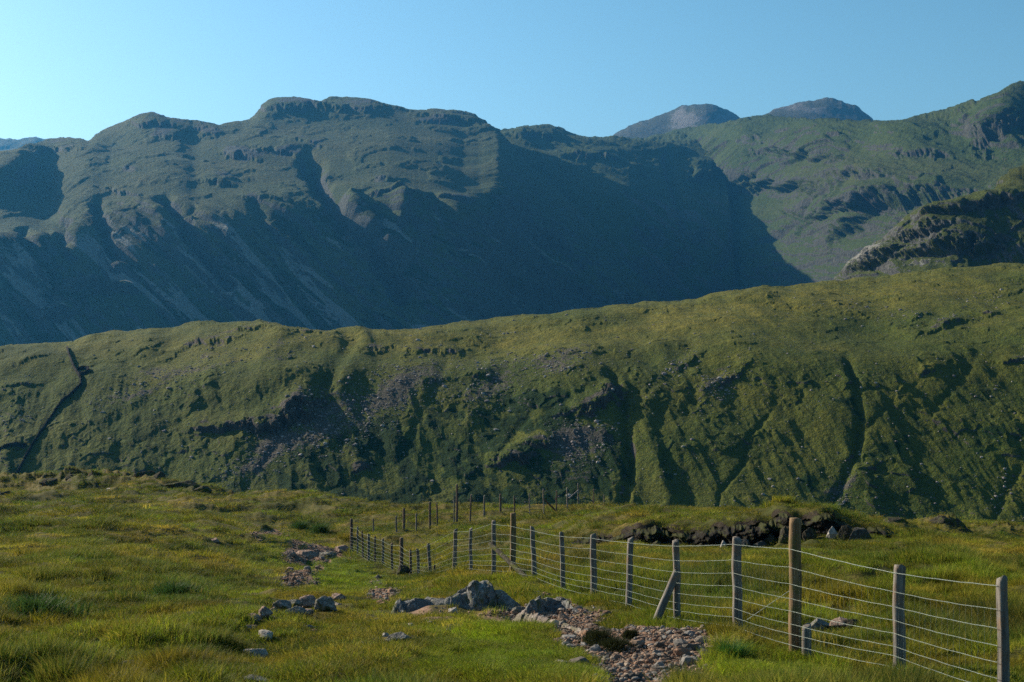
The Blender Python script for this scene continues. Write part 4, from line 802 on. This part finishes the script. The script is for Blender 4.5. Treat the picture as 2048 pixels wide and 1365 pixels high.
# ------------------------------------------------------------------ grass, as stuff
def blade_clump(nb, rad, hgt, lean, wid, seed, dome=False):
    r_ = np.random.default_rng(seed); Ps = []; Fs = []
    a = r_.uniform(0, 6.28, nb); rr = rad * np.sqrt(r_.random(nb)); x0, y0 = rr * np.cos(a), rr * np.sin(a)
    if dome: rr = rad * np.minimum(np.abs(r_.normal(size=nb)) * .5, 1.4); x0, y0 = rr * np.cos(a), rr * np.sin(a)
    h = hgt * r_.uniform(.5, 1.1, nb) * (1 - .5 * (rr / (rad * 1.4)) ** 2 * dome); la = a + r_.normal(size=nb) * .8; ll = lean * h * r_.uniform(.3, 1.3, nb); fa = r_.uniform(0, 3.14, nb)
    w0 = wid * r_.uniform(.7, 1.3, nb); P = np.zeros((nb, 5, 3))
    fx, fy = np.cos(fa), np.sin(fa)
    for k, (t, wk) in enumerate(((-.1, 1), (.55, .75), (1, 0))):
        cx = x0 + np.cos(la) * ll * t * abs(t); cy = y0 + np.sin(la) * ll * t * abs(t); cz = h * t * (1 - .18 * lean * max(t, 0))
        if k < 2:
            P[:, k * 2] = np.stack([cx - fx * w0 * wk / 2, cy - fy * w0 * wk / 2, cz], 1); P[:, k * 2 + 1] = np.stack([cx + fx * w0 * wk / 2, cy + fy * w0 * wk / 2, cz], 1)
        else: P[:, 4] = np.stack([cx, cy, cz], 1)
    Fc = np.array([(0, 1, 3), (0, 3, 2), (2, 3, 4)])
    return P.reshape(-1, 3), (Fc[None] + (np.arange(nb) * 5)[:, None, None]).reshape(-1, 3)
m_grass, n = mat('grass_blades')
at = N(n, 'ShaderNodeAttribute', _attribute_name='tint', _attribute_type='INSTANCER')
oi = n.nodes.new('ShaderNodeNewGeometry'); pos = N(n, 'ShaderNodeTexCoord').outputs['Object']
rpi = oi.outputs['Random Per Island']; g = mix(n, ramp(n, rpi, [(.0, (0,) * 3), (.55, (0,) * 3), (.8, (.3,) * 3), (1, (.6,) * 3)]), at.outputs['Color'], (.32, .24, .05)); g = mix(n, ramp(n, rpi, [(0, (.75,) * 3), (.3, (.2,) * 3), (.45, (0,) * 3)]), g, (.03, .05, .01))
finish(n, g, [], .7, .5, .12)
grass_col = bpy.data.collections.new('grass_tufts')
specs = [(60, .14, .055, .7, .005), (60, .15, .09, .9, .005), (60, .14, .13, .8, .0055), (60, .13, .19, .6, .006), (60, .11, .27, .4, .005), (60, .10, .24, .6, .005)]
for i, sp in enumerate(specs):
    P, Fc = blade_clump(*sp, 700 + i); me_ = raw_mesh('grass_tuft', P, Fc, False); me_.materials.append(m_grass)
    ob_ = bpy.data.objects.new('tuft_%d' % i, me_); grass_col.objects.link(ob_)
def grass(name, U_, D_, extra=1.0, label=None):
    x = (U_ - CU) / F * D_; v = V_of(U_, D_); gr_, di_, lu_, dr_, ru_ = gmasks(U_, v, x, D_)
    long_ = sst(.05, .35, fbm(x / 2.4, D_ / 3, 3, 401)) * .6 + ru_ * .6 + .35 * blob(U_, v, 1800, 1230, 420, 110) + .3 * blob(U_, v, 1300, 1170, 300, 40)
    long_ = np.clip(long_ * .8, 0, 1) * (1 - lu_) * (1 - .6 * gr_)
    dens = (1 - sst(.08, .3, gr_)) * (1 - .0) * (1 - .55 * di_) * (.55 + .45 * np.clip(long_ + lu_, 0, 1)) * (1 - .0 * D_)
    clumpy = .12 + 1.0 * sst(-.2, .22, fbm(x / .5, D_ / .6, 3, 403)); clumpy = np.maximum(clumpy, lu_)
    near_rock = np.zeros(len(U_))
    for (rx, ry, rr) in ROCKS:
        m_ = np.abs(x - rx) < rr * 6 + .3
        q_ = ((x[m_] - rx) / (rr * .98)) ** 2 + np.where(D_[m_] < ry, (D_[m_] - ry) / (rr * 2 + .7), (D_[m_] - ry) / (rr * 1.1)) ** 2
        near_rock[m_] = np.maximum(near_rock[m_], np.exp(-q_ * .7))
    clumpy = clumpy * (1 - .93 * sst(.2, .6, near_rock)); long_ = long_ * (1 - sst(.01, .15, near_rock))
    long_ = long_ * (1 - .9 * blob(U_, v, 640, 1240, 330, 90)) * (1 - .8 * (v > 1085) * (v < 1112) * (U_ > 1120) * (U_ < 1800))
    k = rng.random(len(U_)) < dens * clumpy; U_, D_, x, v, long_, lu_, dr_, ru_, di_ = (q[k] for q in (U_, D_, x, v, long_, lu_, dr_, ru_, di_)); n_ = len(U_)
    z = gz(x, D_)
    idx = np.clip(np.round(long_ * 4.2 + rng.normal(size=n_) * .7), 0, 5).astype(np.int32); idx = np.where(lu_ > .5, rng.integers(0, 2, n_), idx)
    green = np.array((.075, .118, .006)); lush_ = np.array((.120, .190, .006)); olive = np.array((.115, .130, .008)); straw = np.array((.30, .23, .035)); rushc = np.array((.022, .055, .009)); orange = np.array((.19, .11, .012))
    q = np.clip(dr_ + .35 * rng.normal(size=n_), 0, 1)[:, None]
    T = green * (1 - q) + olive * q; s2 = (sst(.72, 1.15, dr_ + .3 * rng.normal(size=n_)))[:, None]; T = T * (1 - .8 * s2) + straw * .8 * s2
    o2 = (sst(.15, .4, fbm(x / 1.5, D_ / 2, 3, 405)) * (1 - lu_) * .35)[:, None]; T = T * (1 - o2) + orange * o2
    lw = (lu_ * (.55 + .4 * np.clip(fbm(x / .9, D_ / 1.3, 3, 409) + .5, 0, 1)))[:, None]; T = T * (1 - lw) + lush_ * lw; r2 = (ru_ * .85)[:, None]; T = T * (1 - r2) + rushc * r2
    T = T * rng.uniform(.6, 1.45, (n_, 1)) * np.clip(1.22 + .85 * fbm(x / 2.2, D_ / 3.2, 4, 411), .5, 2.0)[:, None]
    me = bpy.data.meshes.new(name); me.vertices.add(n_); me.vertices.foreach_set('co', np.stack([x, D_, z], 1).astype(np.float32).ravel())
    for nm, ty, vals in (('idx', 'INT', idx), ('rz', 'FLOAT', rng.uniform(0, 6.28, n_).astype(np.float32)), ('sc', 'FLOAT', (rng.uniform(.7, 1.25, n_) * extra * (1 - .25 * lu_)).astype(np.float32)), ('wd', 'FLOAT', np.clip(D_ / 22, 1, 3.4).astype(np.float32))):
        a = me.attributes.new(nm, ty, 'POINT'); a.data.foreach_set('value', vals)
    a = me.attributes.new('tint', 'FLOAT_COLOR', 'POINT'); a.data.foreach_set('color', np.concatenate([T, np.ones((n_, 1))], 1).astype(np.float32).ravel())
    o = link(name, me); tag(o, kind='stuff')
    ng_ = bpy.data.node_groups.new(name, 'GeometryNodeTree'); ng_.interface.new_socket('Geometry', in_out='INPUT', socket_type='NodeSocketGeometry'); ng_.interface.new_socket('Geometry', in_out='OUTPUT', socket_type='NodeSocketGeometry')
    nd = ng_.nodes; gi = nd.new('NodeGroupInput'); go = nd.new('NodeGroupOutput'); ci_ = nd.new('GeometryNodeCollectionInfo'); ci_.inputs['Collection'].default_value = grass_col; ci_.inputs['Separate Children'].default_value = True; ci_.inputs['Reset Children'].default_value = True
    ip = nd.new('GeometryNodeInstanceOnPoints'); ip.inputs['Pick Instance'].default_value = True
    def attr(nm, ty):
        a_ = nd.new('GeometryNodeInputNamedAttribute'); a_.data_type = ty; a_.inputs['Name'].default_value = nm; return a_.outputs[0]
    lk = ng_.links.new; lk(gi.outputs[0], ip.inputs['Points']); lk(ci_.outputs[0], ip.inputs['Instance']); lk(attr('idx', 'INT'), ip.inputs['Instance Index'])
    cx = nd.new('ShaderNodeCombineXYZ'); lk(attr('rz', 'FLOAT'), cx.inputs[2]); lk(cx.outputs[0], ip.inputs['Rotation'])
    mu = nd.new('ShaderNodeMath'); mu.operation = 'MULTIPLY'; lk(attr('sc', 'FLOAT'), mu.inputs[0]); lk(attr('wd', 'FLOAT'), mu.inputs[1])
    c2 = nd.new('ShaderNodeCombineXYZ'); lk(mu.outputs[0], c2.inputs[0]); lk(mu.outputs[0], c2.inputs[1]); lk(attr('sc', 'FLOAT'), c2.inputs[2]); lk(c2.outputs[0], ip.inputs['Scale'])
    lk(ip.outputs[0], go.inputs[0]); md = o.modifiers.new('grass', 'NODES'); md.node_group = ng_
    print(name, n_); return o
nG_ = 258000
t_ = rng.random(nG_); Dg = 1 / (1 / 9.5 + t_ * (1 / 135 - 1 / 9.5)); Dg2 = np.exp(rng.uniform(math.log(9), math.log(130), nG_))
Dg = np.where(rng.random(nG_) < .5, Dg, Dg2)
grass('grass', rng.uniform(-420, 2470, nG_), Dg)
# the isolated dark green tussock by the gravel and the pale dead tuft beside it
def tussock(u, v, nb, rad, hgt, lean, c, label, seed, wd=.006):
    P, Fc = blade_clump(nb, rad, hgt, lean, wd, seed, True); d = d_of(u, v)
    m, n = mat('tussock_blades'); pos = N(n, 'ShaderNodeTexCoord').outputs['Object']; f = noise(n, pos, 12, 3, .6); finish(n, mix(n, f, c, tuple(q * 1.6 for q in c)), [], .7, .4, .2)
    o = link('grass_tussock', raw_mesh('grass_tussock', P, Fc, False), m); o.location = place_ground(u, d); return tag(o, label, 'tussock')
tussock(1465, 1326, 900, .15, .26, .75, (.022, .075, .01), 'dark green rounded tussock of grass between the gravel and the fence', 801)
for i, (u, v, r_, h_, lab) in enumerate([(1198, 1290, .17, .20, 'dark peaty heather clump with a pointed top above the stony gully'), (1232, 1298, .20, .13, 'rounded dark heather clump right of the pointed one above the gully'), (1262, 1276, .08, .10, 'small dark clump between the gully and the leaning strut')]):
    tussock(u, v, 1500, r_, h_, .5, (.014, .018, .006), lab, 830 + i, .007)
tussock(1440, 1298, 160, .05, .18, 1.6, (.42, .36, .22), 'pale tuft of dead grass arching behind the dark green tussock', 802, .008)
for i, (u, v, r_, h_, lab) in enumerate([(1290, 1300, .0, .0, ''), (640, 1068, .5, .6, 'dark rushy tussock beside the far end of the path'), (350, 1195, .4, .28, 'dark green tussock in the left meadow'), (75, 1235, .6, .34, 'large dark green tussock near the left edge'), (600, 1058, .6, .5, 'dark tussock just left of the rushy one by the path')]):
    if lab: tussock(u, v, 900, r_, h_, .7, (.025, .055, .012), lab, 810 + i, .012)

# ------------------------------------------------------------------ haze
m_haze = bpy.data.materials.new('haze'); m_haze.use_nodes = True; n = m_haze.node_tree; n.nodes.clear()
pv = n.nodes.new('ShaderNodeVolumePrincipled'); pv.inputs['Color'].default_value = (.07, .37, .84, 1); pv.inputs['Density'].default_value = .00005; pv.inputs['Anisotropy'].default_value = .45
oo = n.nodes.new('ShaderNodeOutputMaterial'); n.links.new(pv.outputs[0], oo.inputs['Volume'])
x0, x1, y0, y1, z0, z1 = -5300, 5300, -1600, 9500, -75.5, 1000
zt = max(float(l.P[..., 2].max()) for l in (P0, P1, P2, M1, M2, M3, M4)); print('top', zt); z1 = zt + 15
hp = [(x, y, z) for z in (z0, z1) for y in (y0, y1) for x in (x0, x1)]
hz = link('haze', raw_mesh('haze', hp, [(0, 2, 3, 1), (4, 5, 7, 6), (0, 1, 5, 4), (2, 6, 7, 3), (0, 4, 6, 2), (1, 3, 7, 5)], False), m_haze); tag(hz, kind='stuff')
